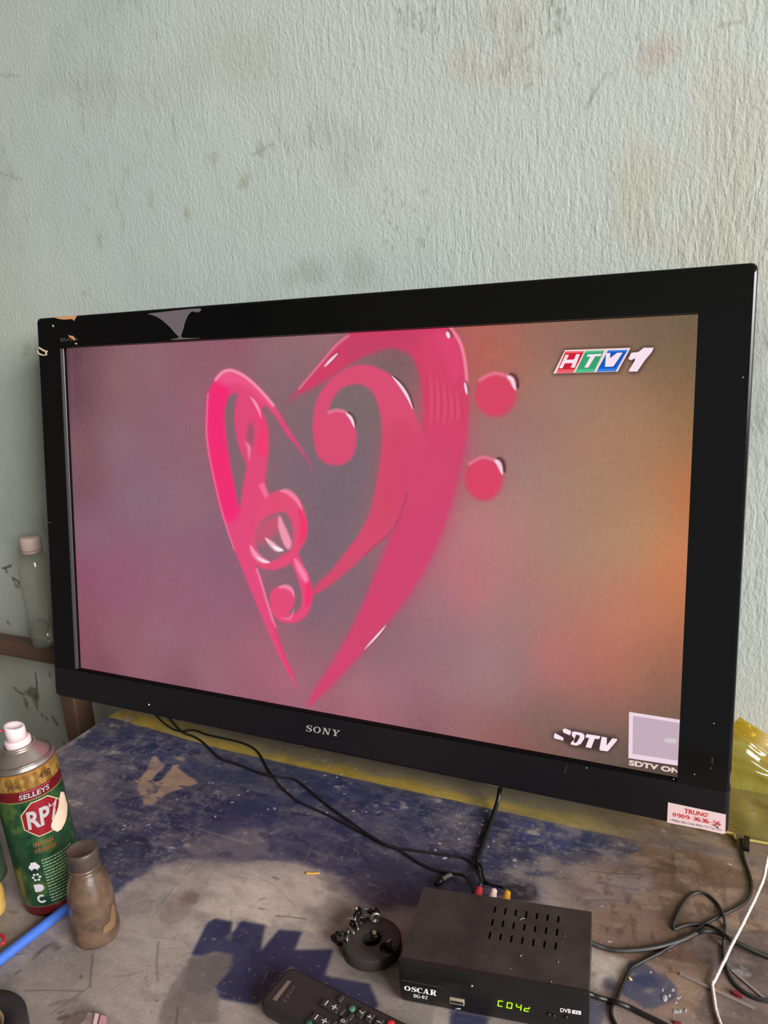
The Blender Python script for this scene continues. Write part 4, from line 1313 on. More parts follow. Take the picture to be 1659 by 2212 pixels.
for px, py in ((1267, 1659), (1455, 1683), (1542, 1563), (1500, 1673), (1605, 815), (107, 1129)):
    u = T(px, py, .0102)
    MB().lathe([(.0007, 0), (.0005, .0003)], 6, (u[0], FR + .0001, -u[1]), (0, -1, 0)).build('dust_speck', specM, lowp)
# repair sticker
SS = lambda P: np.array([T(1440 + a / 7.575, 1700 + b / 7.575, .0102) for a, b in P])
mb = MB()
P = SS([(22, 252), (970, 452), (960, 765), (930, 762), (905, 768), (870, 755), (840, 748), (720, 722), (690, 712), (670, 712), (640, 700), (8, 578)])
mb.prism([(p[0], -p[1]) for p in P], lambda a, b, d: (a, d, b), FR - .0005, FR + .0003)
stick = mb.build('repair_sticker', mat('sticker_paper', (232, 200, 200), .55, noise=-.08, nscale=60), lowp)
stick['label'] = 'pink paper sticker with a phone number'
red = mat('sticker_red', (196, 62, 66), .6)
grey = mat('sticker_grey', (112, 106, 118), .6)
for fn, s, Q, m in ((sans, 'TRUNG', [(300, 428), (672, 496), (690, 432), (290, 345)], red), (serif, '0909-3636-56', [(96, 478), (886, 640), (890, 566), (100, 410)], red), (sans, '• Nhận Sửa Chữa Điện Tử Tại Nhà', [(60, 560), (900, 726), (905, 682), (60, 505)], grey)):
    v, f, _ = fn(s, .04 if s == 'TRUNG' else .0, .25 if s == 'TRUNG' else 0) if fn is sans else fn(s, .24, .09, .06)
    mb = MB()
    mb.add([(p[0], FR - .00056 - i_ * 2e-7, -p[1]) for i_, p in enumerate(quadmap(v, SS(Q)))], f)
    mb.build('sticker_lettering', m, lowp)
mb = MB()
P = SS([(712, 610), (790, 622), (850, 655), (848, 680), (800, 640)])
mb.add([(p[0], FR - .00075, -p[1]) for p in P], [tuple(range(len(P)))])
mb.build('sticker_tear', mat('tear_dark', (40, 30, 34), .6), lowp)
# pale scuffed plastic along the lower edge
scM = mat('scuff', (150, 144, 140), .5)
for pts in ([(1024, 1687), (1050, 1692), (1078, 1700)], [(640, 1596), (652, 1598)]):
    P = [T(a, b, .0100) for a, b in pts]
    MB().tube([(p[0], FR + .003, -V1 + .0005) for p in P], .0007, 6).build('edge_scuff', scM, lowp)

# ================================================================== WOODEN RACK and clear bottle on the left
rack = thing('wooden_rack', 'dark brown wooden rail and post beside the television', 'rack', (-.14, .11, 0))
RO = np.array([-.14, .11, 0])
wm = mat('rack_wood', (92, 66, 52), .6, noise=-.35, nscale=30, bump=.3, bscale=120)
MB().box((-.75, .098, .787), (-.124, .127, .8175), .003).build('rail', wm, rack, RO)
MB().box((-.158, .088, 0), (-.125, .128, .787), .003).build('post', wm, rack, RO)
MB().box((-.75, .10, 0), (-.715, .127, .787), .003).build('post', wm, rack, RO)
MB().box((-.715, .105, .30), (-.158, .122, .335), .003).build('stretcher', wm, rack, RO)
bc = np.array([-.1965, .1165, .818])
cb = thing('clear_bottle', 'clear plastic bottle with a pale pink cap on the wooden rail', 'bottle', bc)
k = .90
prof = [(.0, .001), (.022, 0), (.0275, .004), (.0285, .012), (.0285, .046), (.0278, .050), (.0285, .054), (.0285, .146), (.0276, .154), (.0245, .163), (.0195, .170), (.0165, .173), (.0155, .176), (.0155, .186)]
MB().lathe(prof, 40).build('body', clear('clear_plastic', (232, 230, 222), .04, .93, tint=(248, 248, 244), ior=1.14), cb)
MB().lathe([(0, .003), (.0268, .003), (.0275, .012), (.0275, .040), (0, .040)], 32).build('water', clear('water', (214, 216, 208), .02, .9, tint=(238, 240, 234)), cb)
capP = [(0, .178), (.0172, .178), (.0180, .180), (.0180, .196), (.0170, .2005), (.0150, .2015), (0, .2015)]
MB().lathe(capP, 40).build('cap', mat('cap_pink', (206, 178, 170), .5), cb)
MB().lathe([(.0166, .173), (.0176, .1735), (.0176, .177), (.0166, .1775)], 40).build('cap_ring', mat('cap_ring', (186, 160, 152), .5), cb)

# ================================================================== SPRAY CAN
CB = D(122, 1936)
can = thing('spray_can', 'green and gold spray can with red octagon badge and white nozzle', 'can', CB + np.array([0, 0, .0013]))
# it leans a little to the left, one edge lifted
fwd = np.array([-BK[0], -BK[1], 0]); fwd /= np.linalg.norm(fwd)
can.rotation_euler = Matrix.Rotation(math.radians(-2.6), 4, Vector(fwd)).to_euler()
R_ = .0335
HC = .178
phi_c = math.atan2(CAM[1] - CB[1], CAM[0] - CB[0])
cphi = np.linspace(-math.pi, math.pi, 261)
chs = np.linspace(.006, HC - .006, 220)
FC = Field(cphi, chs, (34, 72, 46))
cn = fbm(FC.X * 2, FC.Y * 60, 1.0, 30, 3)
tri_u, tri_v = FC.X * 6.5, FC.Y * 95
facet = np.sin(np.floor(tri_u + tri_v) * 12.9898 + np.floor(tri_u - tri_v) * 78.233) * 43758.5453
facet = facet - np.floor(facet)
FC.put(facet, (52, 96, 58), .55)
FC.put(smooth01(cn, .52, .7), (104, 124, 58), .6)
FC.put(smooth01(1 - cn, .55, .7), (16, 50, 34), .6)
FC.put(smooth01(FC.Y, .1526, .1532), (150, 112, 48), 1)
gold = smooth01(FC.Y, .1526, .1532)
FC.put(gold * (facet > .55), (182, 144, 76), .8)
FC.put(gold * (facet < .25), (128, 84, 34), .7)
FC.put(smooth01(FC.Y, .1695, .1700), (186, 112, 46), .7)
FC.put(smooth01(FC.Y, .1408, .1412) * (1 - smooth01(FC.Y, .1526, .1530)), (112, 20, 30), 1)
FC.put((1 - smooth01(np.abs(FC.Y - .1407), .0004, .0008)), (176, 140, 84), .8)
FC.put(1 - smooth01(FC.Y, .0135, .0139), (96, 22, 28), 1)
FC.put((1 - smooth01(np.abs(FC.Y - .0139), .0003, .0007)), (120, 96, 60), .8)
FC.c = FC.c * .9
canM = mat_attr('can_print', rough=.28, spec=.6, metal=.25)
grid_object('printed_body', FC, lambda a, b: np.stack([R_ * np.cos(a), R_ * np.sin(a), b], 1), canM, parent=can, smooth=True)
tin = mat('tin', (176, 164, 158), .28, metal=.9)
MB().lathe([(0, .0015), (.0300, .0015), (.0312, 0), (.0325, .002), (R_, .006)], 56).build('base_rim', mat('base_red', (86, 22, 26), .35, metal=.3), can)
MB().lathe([(R_, HC - .006), (R_ * .995, HC - .0042), (R_ * .97, HC - .0026), (R_ * .945, HC - .0018), (R_ * .955, HC - .0008), (R_ * .965, HC), (R_ * .945, HC + .0008), (R_ * .925, HC), (R_ * .905, HC - .0025)], 72).build('rim', tin, can)
MB().lathe([(R_ * .91, HC - .0030), (R_ * .84, HC - .0010), (R_ * .72, HC + .0025), (R_ * .60, HC + .0065), (R_ * .52, HC + .0088), (R_ * .475, HC + .0094), (R_ * .505, HC + .0108), (R_ * .515, HC + .0125), (R_ * .48, HC + .0136), (R_ * .44, HC + .0128), (R_ * .40, HC + .0110), (0, HC + .0110)], 72).build('dome', mat('dome_tin', (186, 170, 160), .33, metal=.85), can)
wh = mat('nozzle_white', (214, 194, 194), .4)
MB().lathe([(0, HC + .011), (R_ * .375, HC + .011), (R_ * .395, HC + .0122), (R_ * .395, HC + .0180), (R_ * .375, HC + .0194), (R_ * .32, HC + .0198)], 40).build('nozzle_skirt', wh, can)
mb = MB()
rings = []
fa = phi_c + .35
for r, z, sl in ((R_ * .305, HC + .0190, 0), (R_ * .305, HC + .0260, .1), (R_ * .297, HC + .0335, 1.0), (R_ * .268, HC + .0343, 1.0), (R_ * .21, HC + .0322, .9), (0.0005, HC + .0310, .7)):
    rings.append([(r * math.cos(a), r * math.sin(a), z + sl * .0024 * -math.cos(a - fa - .9) * r / (R_ * .30)) for a in np.linspace(0, 2 * math.pi, 36, False)])
mb.loft(rings, True, True)
mb.build('nozzle', wh, can)
d_ = np.array([-RT[0], -RT[1], .0])
MB().tube([np.array([0, 0, HC + .029]) + d_ * (R_ * .28), np.array([0, 0, HC + .0285]) + d_ * (R_ * 1.2), np.array([0, 0, HC + .027]) + d_ * .11], .0012, 8).build('straw', mat('straw_red', (176, 40, 48), .35), can)


def cyl(P, r):
    return [(r * math.cos(a), r * math.sin(a), z) for a, z in P]


def dense(P, n=6):
    P = np.asarray(P, float)
    out_ = []
    for a, b in zip(P, np.roll(P, -1, 0)):
        out_ += [a + (b - a) * k_ / n for k_ in range(n)]
    return out_


def fan(P):
    return [(len(P), i, (i + 1) % len(P)) for i in range(len(P))]


LC = phi_c + .22                                   # badge centre
sil = mat('can_silver', (178, 174, 176), .4, metal=.3)
crm = mat('can_cream', (190, 174, 138), .45)
dk = mat('can_dark', (66, 34, 26), .5)


def can_patch(name, P, m, r, lab=None):
    P = dense(P)
    c0 = np.mean(P, 0)
    mb_ = MB()
    rows_ = [cyl([c0 + (p - c0) * s_ for p in P], r) for s_ in (.02, .35, .7, 1.0)]
    mb_.loft(rows_, False)
    mb_.add(cyl([c0 + (p - c0) * .02 for p in P], r), [tuple(range(len(P)))])
    return mb_.build(name, m, can)


def can_text(name, s, a0, a1, z0, z1, m, r, slope=0.0, bold=.02, shear=0.0):
    v_, f_, _ = sans(s, bold, shear)
    mb_ = MB()
    mb_.add(cyl([(a0 + (a1 - a0) * p[0], z0 + (z1 - z0) * p[1] + slope * p[0]) for p in v_], r), f_)
    return mb_.build(name, m, can)


BZ = .1175
oc = []
for k_ in range(8):
    a = math.radians(22.5 + 45 * k_)
    oc.append((LC + .68 * math.cos(a), BZ + .0222 * math.sin(a)))
can_patch('badge_border', oc, crm, R_ + .0002)
can_patch('badge', [(LC + (p[0] - LC) * .95, BZ + (p[1] - BZ) * .95) for p in oc], mat('badge_red', (132, 22, 32), .35, metal=.2), R_ + .0004)
can_text('badge_lettering', 'RP7', LC - .50, LC + .54, BZ - .0100, BZ + .0110, sil, R_ + .0006, 0, .03, .1)
can_text('maker_lettering', 'SELLEYS', phi_c - .33, phi_c + .60, .1436, .1492, sil, R_ + .0003, 0, .02, .1)
can_text('size_lettering', '+50', phi_c + .38, phi_c + .78, .1582, .1655, dk, R_ + .0003, 0, .03)
can_text('band_lettering', 'Hơn', phi_c - .56, phi_c - .25, .1565, .1622, dk, R_ + .0003)
mb = MB()
mb.add(cyl([(phi_c - .28 + .95 * t_, .1512 + .0006 * (1 if q_ else -1)) for q_ in (0, 1) for t_ in np.linspace(0, 1, 12)], R_ + .0003), [(i, i + 1, 13 + i, 12 + i) for i in range(11)])
mb.build('band_line', mat('band_pink', (150, 60, 66), .45), can)
# worn illegible gold print, dashes of fine print, four icons
mb = MB()
for row in range(2):
    z0_ = .0865 - .0075 * row
    a = phi_c - .26
    while a < phi_c + .36:
        w_ = rs.uniform(.03, .06)
        P = [(a, z0_), (a + w_, z0_), (a + w_ * rs.uniform(.6, 1), z0_ + .0054), (a + w_ * .2, z0_ + .0054)]
        mb.add(cyl(P, R_ + .0003), [(0, 1, 2, 3)])
        a += w_ + .022
mb.build('worn_print', mat('worn_gold', (118, 74, 30), .5), can)
mb = MB()
for row in range(15):
    z0_ = .0685 - .0036 * row
    a = phi_c - .14
    end = phi_c + rs.uniform(.62, .8)
    while a < end:
        w_ = rs.uniform(.04, .13)
        mb.add(cyl([(a, z0_), (a + w_ / 2, z0_), (a + w_, z0_), (a + w_, z0_ + .0014), (a + w_ / 2, z0_ + .0014), (a, z0_ + .0014)], R_ + .0003), [(0, 1, 4, 5), (1, 2, 3, 4)])
        a += w_ + .02
mb.build('fine_print', mat('fine_print', (140, 162, 120), .5), can)
icoM = mat('icon_white', (196, 186, 194), .5)
A0 = phi_c - .40
car = [(-.15, -.0015), (-.13, .001), (-.09, .0015), (-.06, .0038), (.07, .0038), (.12, .001), (.15, .0005), (.15, -.002), (.10, -.002), (.08, -.0038), (.05, -.002), (-.05, -.002), (-.08, -.0038), (-.1, -.002)]
can_patch('icon', [(A0 + a * 1.15, .0640 + z * 1.35) for a, z in car], icoM, R_ + .0003)
mb = MB()
for k_ in range(6):
    a = k_ * math.pi / 3
    c_ = (A0 + .105 * math.cos(a), .0508 + .0037 * math.sin(a))
    P = [(c_[0] + .042 * math.cos(b), c_[1] + .0014 * math.sin(b)) for b in np.linspace(0, 2 * math.pi, 8, False)]
    mb.add(cyl(P, R_ + .0003), [tuple(range(8))])
mb.build('icon', icoM, can)
can_patch('icon', [(A0 + a, .0375 + z) for a, z in ((-.15, -.0046), (.04, -.0046), (.13, -.0026), (.15, 0), (.13, .0026), (.04, .0046), (-.15, .0046))], icoM, R_ + .0003)
mb = MB()
rr_ = [(A0 + .15 * math.cos(b), .0238 + .0052 * math.sin(b)) for b in np.radians(np.linspace(50, 320, 16))]
r2_ = [(A0 + .08 * math.cos(b), .0238 + .0028 * math.sin(b)) for b in np.radians(np.linspace(50, 320, 16))]
mb.add(cyl(rr_ + r2_, R_ + .0003), [(i, i + 1, 17 + i, 16 + i) for i in range(15)])
mb.build('icon', icoM, can)
# torn paper scrap stuck on the side
P = [(phi_c + .10 + a * .95, z - .002) for a, z in ((.30, .1000), (.26, .1035), (.29, .1075), (.40, .1120), (.52, .1150), (.66, .1205), (.80, .1285), (.92, .1330), (1.12, .128), (1.16, .112), (.98, .1035), (.80, .0985), (.58, .0945), (.42, .0950))]
o = can_patch('paper_scrap', P, mat('scrap', (196, 168, 146), .7, noise=.1, nscale=120, bump=.3), R_ + .0009); o['label'] = 'torn cream paper scrap'

# ================================================================== SMALL BROWN BOTTLE
BB = D(211, 2020)
bb = thing('small_bottle', 'small dusty brown bottle with dark cap in front of the spray can', 'bottle', BB)
bm2 = mat('dusty_brown', (60, 47, 38), .34, col2=(110, 85, 67), nscale=55, bump=.15, bscale=300, coat=.2)
MB().lathe([(0, .0006), (.0180, .0004), (.0218, .002), (.0236, .007), (.0238, .014), (.0225, .020), (.0228, .024), (.0225, .050), (.0218, .058), (.0196, .068), (.0160, .0775), (.0145, .081), (.0142, .083)], 48).build('body', bm2, bb)
MB().lathe([(.0142, .083), (.0152, .0835), (.0156, .085), (.0152, .0865), (.0138, .087)], 40).build('neck_ring', bm2, bb)
MB().lathe([(0, .086), (.0143, .086), (.0150, .0868), (.0150, .0975), (.0155, .098), (.0155, .1035), (.0148, .1048), (.0138, .1050), (.0132, .1040), (0, .1040)], 40).build('cap', mat('cap_dark', (56, 46, 42), .42, col2=(84, 70, 62), nscale=60), bb)
# paler peeled label low on the right side
pc = math.atan2(CAM[1] - BB[1], CAM[0] - BB[0])
mb = MB()
Pl = catmull([(pc + .25, .014), (pc + .55, .012), (pc + .85, .016), (pc + 1.0, .024), (pc + 1.05, .035), (pc + .9, .040), (pc + .72, .033), (pc + .6, .026), (pc + .3, .024)], 4, True)
c0 = np.mean(Pl, 0)
mb.loft([cyl([c0 + (np.array(p) - c0) * s_ for p in Pl], .0233) for s_ in (.02, .5, 1)], False)
mb.build('label_scrap', mat('label_tan', (116, 87, 60), .55, noise=-.2, nscale=80), bb)

# ================================================================== LEFT EDGE: yellow bottle, red loop, blue tube, tape, zip bag
YB = D(-24, 1975)
yb = thing('yellow_bottle', 'yellow bottle with a big dark green cap left of the spray can', 'bottle', YB)
MB().lathe([(0, .0005), (.0150, .0005), (.0180, .003), (.0190, .010), (.0185, .017), (.0192, .024), (.0180, .033), (.0150, .041), (.0135, .050)], 40).build('body', mat('yellow_plastic', (190, 152, 82), .35, noise=.08), yb)
MB().lathe([(.0135, .0440), (.0255, .0450), (.0265, .0470), (.0262, .054), (.0245, .112), (.0235, .116), (0, .117)], 40).build('cap', mat('green_cap', (34, 44, 26), .3, col2=(58, 74, 60), nscale=50), yb)
p0, p1 = D(-40, 2104, .0055), D(160, 1949, .0055)
bt = MB().tube([p0 + (p1 - p0) * t_ for t_ in np.linspace(0, 1, 12)], .0054, 20)
o = bt.build('blue_tube', mat('blue_plastic', (62, 104, 190), .4, noise=-.1, nscale=200), None, p0); tag(o, 'straight blue plastic tube lying beside the small brown bottle', 'tube')
cl_ = D(-24, 2044, .0135)
ring_ = [cl_ + np.array([.0145 * math.cos(a), .0145 * math.sin(a), .0025 * math.cos(a - .4)]) for a in np.linspace(.35, 2 * math.pi - .1, 40)]
ring_ = ring_ + [cl_ + np.array([.0145 + .0, -.006, -.006]) + np.array([-.004 * i, -.007 * i, -.004 * i if i < 2 else -.0045]) for i in range(1, 3)]
o = MB().tube(ring_, .0017, 10).build('wire_loop', mat('red_wire', (190, 38, 48), .35), None, cl_); tag(o, 'loop of red wire over the end of the blue tube', 'wire')
TP = D(-52, 2262)
tp = thing('tape_roll', 'black tape roll corner at the bottom left of the desk', 'tape', TP)
MB().lathe([(.026, 0), (.044, 0), (.0448, .0015), (.0448, .0165), (.044, .018), (.026, .018), (.026, 0)], 48).build('tape', mat('tape_black', (38, 32, 34), .5, noise=.2, nscale=150), tp)
MB().lathe([(.024, .0005), (.026, .0005), (.026, .0175), (.024, .0175), (.024, .0005)], 48).build('core', mat('core_card', (140, 116, 92), .7), tp)
# zip bag corner
zb = thing('zip_bag', 'clear zip bag with a pink seal strip at the bottom edge', 'bag', D(200, 2225))
ZO = D(200, 2225)
zc = [D(142, 2204, .002), D(165, 2192, .004), D(190, 2186, .005), D(218, 2192, .004), D(232, 2196, .003), D(238, 2245, .003), D(120, 2255, .003)]
bm = MB()
mid = np.mean(zc, 0) + np.array([0, 0, .004])
bm.add([*zc, mid], fan(zc))
bm.build('film', clear('bag_film', (214, 190, 188), .15, .72), zb, ZO)
s0 = [D(206, 2190, .0062), D(214, 2192, .0062), D(203, 2235, .0062), D(196, 2234, .0062)]
s1 = [p_ + np.array([0, 0, .001]) for p_ in s0]
MB().add(s0 + s1, [(0, 1, 2, 3), (4, 5, 6, 7), (0, 1, 5, 4), (1, 2, 6, 5), (2, 3, 7, 6), (3, 0, 4, 7)]).build('zip_strip', mat('zip_pink', (220, 180, 186), .4), zb, ZO)
s0 = [D(218, 2193, .0058), D(231, 2197, .0055), D(224, 2238, .0055), D(208, 2236, .0058)]
s1 = [p_ + np.array([0, 0, .0006]) for p_ in s0]
MB().add(s0 + s1, [(0, 1, 2, 3), (4, 5, 6, 7), (0, 1, 5, 4), (1, 2, 6, 5), (2, 3, 7, 6), (3, 0, 4, 7)]).build('zip_strip', mat('zip_rose', (186, 140, 146), .4), zb, ZO)

# ================================================================== REMOTE CONTROL
a_ = D(626, 2084, .019)
b_ = D(884, 2211, .019)
e_y = (b_ - a_); e_y[2] = 0; e_y /= np.linalg.norm(e_y)      # towards the top of the remote
e_x = np.array([e_y[1], -e_y[0], 0])                          # reading direction (down-left in view)
if e_x @ (D(550, 2166, .019) - a_) < 0:
    e_x = -e_x
RO_ = a_ - e_x * .0005
RO_[2] = DZ
RW, RL, RH = .0465, .178, .019
ang = math.atan2(e_y[1], e_y[0]) - math.pi / 2
rem = thing('remote_control', 'black television remote lying upside down at the front of the desk', 'remote', RO_ , ang)
# local frame: y along e_y; x local = rot(1,0)
lx = np.array([math.cos(ang), math.sin(ang), 0])
sgn = 1.0 if lx @ e_x > 0 else -1.0


def RLoc(p):
    q_ = p - RO_
    return np.array([q_ @ lx, q_ @ e_y, q_[2]])


remM = mat('remote_black', (36, 32, 30), .5, noise=.18, nscale=120)
X0_, X1_ = sorted((0, sgn * RW))
mb = MB()
rings = []
for z, ins in ((0, .006), (.002, .003), (.008, .0005), (.014, 0), (.0178, .0012), (.019, .004)):
    rr_ = []
    cr = .007
    for cx_, cy_, a0 in ((X1_ - cr, RL - cr, 0), (X0_ + cr, RL - cr, 90), (X0_ + cr, cr, 180), (X1_ - cr, cr, 270)):
        for k_ in range(6):
            a = math.radians(a0 + 18 * k_)
            rr_.append((cx_ + (cr - ins) * math.cos(a), cy_ + (cr - ins) * math.sin(a), z))
    rings.append(rr_)
mb.loft(rings, True, True)
mb.build('body', remM, rem)
ZM = lambda a, b, h=.0205: RLoc(D(540 + a / 4.88, 2070 + b / 4.88, h))
keyM = mat('key_rubber', (44, 39, 38), .55)
legM = mat('legend_white', (222, 214, 206), .5)


def key(a, b, w_, l_, m=keyM, round_=False, h=.0212):
    c_ = ZM(a, b)
    mb_ = MB()
    if round_:
        mb_.lathe([(w_ * .5, .0185), (w_ * .5, h - .0006), (w_ * .42, h), (0, h)], 20, (c_[0], c_[1], 0))
    else:
        mb_.box((c_[0] - w_ / 2, c_[1] - l_ / 2, .0185), (c_[0] + w_ / 2, c_[1] + l_ / 2, h), .0012)
    return mb_.build('button', m, rem), c_


def legend(s, c_, hgt_, par, h=.0214, bold=.0):
    v_, f_, asp = sans(s, bold)
    W_ = hgt_ * asp
    mb_ = MB()
    # reads along e_x (sgn * local x), letters upright towards +y
    mb_.add([(c_[0] + sgn * (p[0] - .5) * W_, c_[1] + (p[1] - .5) * hgt_ * 1.0, h) for p in v_], f_)
    return mb_.build('legend', legM, par)


for a, b, s in ((1170, 575, '7'), (1262, 622, '4'), (1358, 678, '1'), (980, 668, '0')):
    o, c_ = key(a, b, .0095, .0068)
    legend(s, c_, .0042, o)
o, c_ = key(848, 500, .0085, .019); 
for a, b, s in ((808, 478, '-'), (890, 522, '+')):
    c2 = ZM(a, b)
    mb = MB().box((c2[0] - .0026, c2[1] - .0004, .0211), (c2[0] + .0026, c2[1] + .0004, .0214))
    if s == '+':
        mb.box((c2[0] - .0004, c2[1] - .0026, .0211), (c2[0] + .0004, c2[1] + .0026, .0214))
    mb.build('legend', legM, o)
o, c_ = key(742, 648, .0085, .019)
for a, b, s in ((700, 627, '-'), (785, 668, '+')):
    c2 = ZM(a, b)
    mb = MB().box((c2[0] - .0026, c2[1] - .0004, .0211), (c2[0] + .0026, c2[1] + .0004, .0214))
    if s == '+':
        mb.box((c2[0] - .0004, c2[1] - .0026, .0211), (c2[0] + .0004, c2[1] + .0026, .0214))
    mb.build('legend', legM, o)
key(1075, 527, .0062, 0, mat('key_green', (66, 112, 84), .45), True)
key(620, 675, .0058, 0, mat('key_teal', (40, 72, 66), .45), True)
key(1485, 686, .0066, 0, mat('key_red', (214, 44, 54), .4), True)
for a, b in ((955, 420), (965, 560), (880, 690), (1060, 610), (1150, 735), (1250, 780)):
    key(a, b, .0075, .0048)
mb = MB()
for Q, in (([(395, 232), (432, 240), (275, 447), (236, 430)],),):
    P = [ZM(a, b, .0195) for a, b in Q]
    mb.prism([(p_[0], p_[1]) for p_ in P], lambda a, b, d: (a, b, d), .0186, .0195)
mb.build('metal_strip', mat('strip_tan', (122, 104, 94), .45, metal=.2), rem)
mb = MB()
P = [ZM(a, b, .0195) for a, b in ((238, 385), (250, 390), (345, 262), (336, 258))]
v, f, _ = serif('SONY', .2, .09, .14)
P = [ZM(a, b, .0195) for a, b in ((450, 283), (340, 462), (372, 478), (484, 300))]   # top-left .. of the reversed word
q = np.array([P[3], P[2], P[1], P[0]])
mb.add([(p_[0], p_[1], .0193 + i_ * 9e-7) for i_, p_ in enumerate(quadmap(v, q))], f)
mb.build('maker_lettering', mat('lettering_brown', (92, 82, 76), .5), rem)

# ================================================================== RING MAGNET AND SCREWS
mt_ = .0132
e0, e1 = D(741.5, 2030, mt_), D(866, 2030, mt_)
tc_ = D(803, 2026, mt_)
MG = np.array([tc_[0], tc_[1], DZ])
mg = thing('ring_magnet', 'black ring magnet covered with small screws beside the set-top box', 'magnet', MG)
MR = .0292
mgM = mat('ferrite', (62, 54, 52), .55, noise=-.25, nscale=60, bump=.15)
hc = (RLoc, D(803 - 3, 2032, mt_))[1] - MG
MB().lathe([(.0096, .0004), (.0282, 0), (MR, .0012), (MR, mt_ - .0012), (.0283, mt_), (.0104, mt_), (.0096, mt_ - .001), (.0096, .0004)], 56).build('ring', mgM, mg)
MZ = lambda a, b, h: D(700 + a / 9.22, 1940 + b / 9.22, h)
chrome = mat('screw_chrome', (206, 204, 200), .16, metal=1.0)
steel = mat('screw_steel', (140, 134, 130), .3, metal=.9)
black = mat('screw_black', (26, 23, 23), .35, metal=.4)
brass = mat('screw_brass', (196, 180, 140), .25, metal=.9)


def screw(label, a, b, ha, hb, m, r=.0009, hr=.0021, head=True):
    """shaft from tip a to head end b, both given in the zoomed picture of the magnet"""
    pa, pb = MZ(a[0], a[1], ha), MZ(b[0], b[1], hb)
    t = thing('screw', label, 'screw', (pa + pb) / 2, 0, 'screws clinging to the ring magnet')
    c_ = (pa + pb) / 2
    ax = pb - pa
    ln = np.linalg.norm(ax)
    n_ = max(int(ln / .0007), 6)
    r *= 1.42; hr *= 1.28
    pr = [(r * .25, 0), (r * .8, ln * .08)]
    for k_ in range(n_):                                     # thread
        z_ = ln * (.1 + .86 * k_ / n_)
        pr += [(r * .82, z_), (r * 1.08, z_ + ln * .43 / n_)]
    MB().lathe(pr, 10, pa - c_, ax).build('shank', m, t)
    if head:
        MB().lathe([(r, ln * .93), (hr, ln * .97), (hr, ln * .97 + .0006), (hr * .8, ln + .0010), (hr * .35, ln + .0013), (hr * .3, ln + .0008), (0, ln + .0008)], 14, pa - c_, ax).build('head', m, t)
    return t


H0 = mt_ + .0012
screw('bright silver screw lying flat at the upper left of the ring magnet', (455, 413), (630, 425), H0 + .004, H0 + .004, chrome, .0011, .0030)
screw('long silver screw slanting across the left rim of the ring magnet', (425, 455), (585, 690), H0, H0, chrome, .0010, .0013)
screw('short bright screw pointing at the hole of the ring magnet', (648, 505), (675, 615), H0 + .001, H0 + .0005, chrome, .0011, .0012)
screw('thin grey screw sticking out left of the ring magnet', (330, 648), (490, 675), H0 - .001, H0, steel, .0010, .0023)
screw('thick chrome bolt with ringed head at the left of the ring magnet', (250, 815), (480, 815), H0 - .002, H0 + .0005, steel, .0014, .0032)
screw('big black screw hanging off the left side of the ring magnet', (300, 690), (225, 810), H0 - .003, H0 - .003, black, .0022, .0042)
screw('small black screw hanging below the chrome bolt', (320, 870), (310, 930), .006, .004, black, .0020, .0026)
screw('black screw lying under the bright silver one', (540, 540), (590, 460), H0 + .001, H0 + .001, black, .0016, .0030)
screw('black screw at the top left rim of the ring magnet', (590, 370), (730, 260), H0, H0 + .001, black, .0018, .0036)
screw('tiny bright screw tip standing at the top of the heap', (625, 250), (640, 212), H0 + .003, H0 + .006, chrome, .0009, .0012)
screw('thin dark screw with flat head upright at the top rim', (822, 430), (812, 255), H0, H0 + .004, steel, .0007, .0036)
screw('grey screw beside the thin dark one at the top rim', (775, 350), (770, 290), H0 + .001, H0 + .002, steel, .0009, .0012)
screw('round black screw head below the heap on the ring magnet', (720, 400), (745, 455), H0 - .001, H0 + .001, black, .0015, .0042)
screw('big dark screw head with a shine at the top of the ring magnet', (1000, 330), (1025, 405), H0 - .001, H0 + .002, steel, .0016, .0050)
screw('black screw leaning left behind the shiny dark head', (985, 320), (905, 250), H0 - .002, H0, black, .0018, .0024)
screw('black screw leaning right behind the shiny dark head', (985, 310), (1055, 255), H0 - .002, H0 + .001, black, .0018, .0032)
screw('pale screw standing inside the hole of the ring magnet', (985, 770), (1000, 690), .008, .014, brass, .0014, .0020)
screw('dark grey screw beside the pale one inside the hole', (1020, 860), (1035, 770), .006, .011, steel, .0012, .0014)
screw('thin silver screw lying on the right side of the ring magnet', (1225, 905), (1312, 842), H0, H0 + .001, chrome, .0006, .0010)
screw('black screw head at the lower right of the ring magnet', (1290, 960), (1225, 1010), H0 - .001, H0 + .001, black, .0020, .0052)
screw('long black screw over the right rim of the ring magnet', (1470, 1060), (1310, 990), H0 - .001, H0 + .001, black, .0020, .0040)
screw('black screw hanging on the lower right side wall of the ring magnet', (1370, 1240), (1420, 1120), .005, .008, black, .0024, .0040)

# ================================================================== SET-TOP BOX
BHt = .047
BO = D(862.6, 2075.2, BHt); BO[2] = DZ
br_ = D(1270.5, 2147.5, BHt)
bang = math.atan2(br_[1] - BO[1], br_[0] - BO[0])
bx_, by_ = np.array([math.cos(bang), math.sin(bang), 0]), np.array([-math.sin(bang), math.cos(bang), 0])
BW = float(np.hypot(*(br_ - BO)[:2]))
trc = D(1266.3, 1967.6, BHt)
BD = float((trc - BO) @ by_)
box = thing('set_top_box', 'black set-top box with green lit channel digits in front of the television', 'box', BO, bang)


def BL(p):
    q_ = p - BO
    return np.array([q_ @ bx_, q_ @ by_, q_[2]])


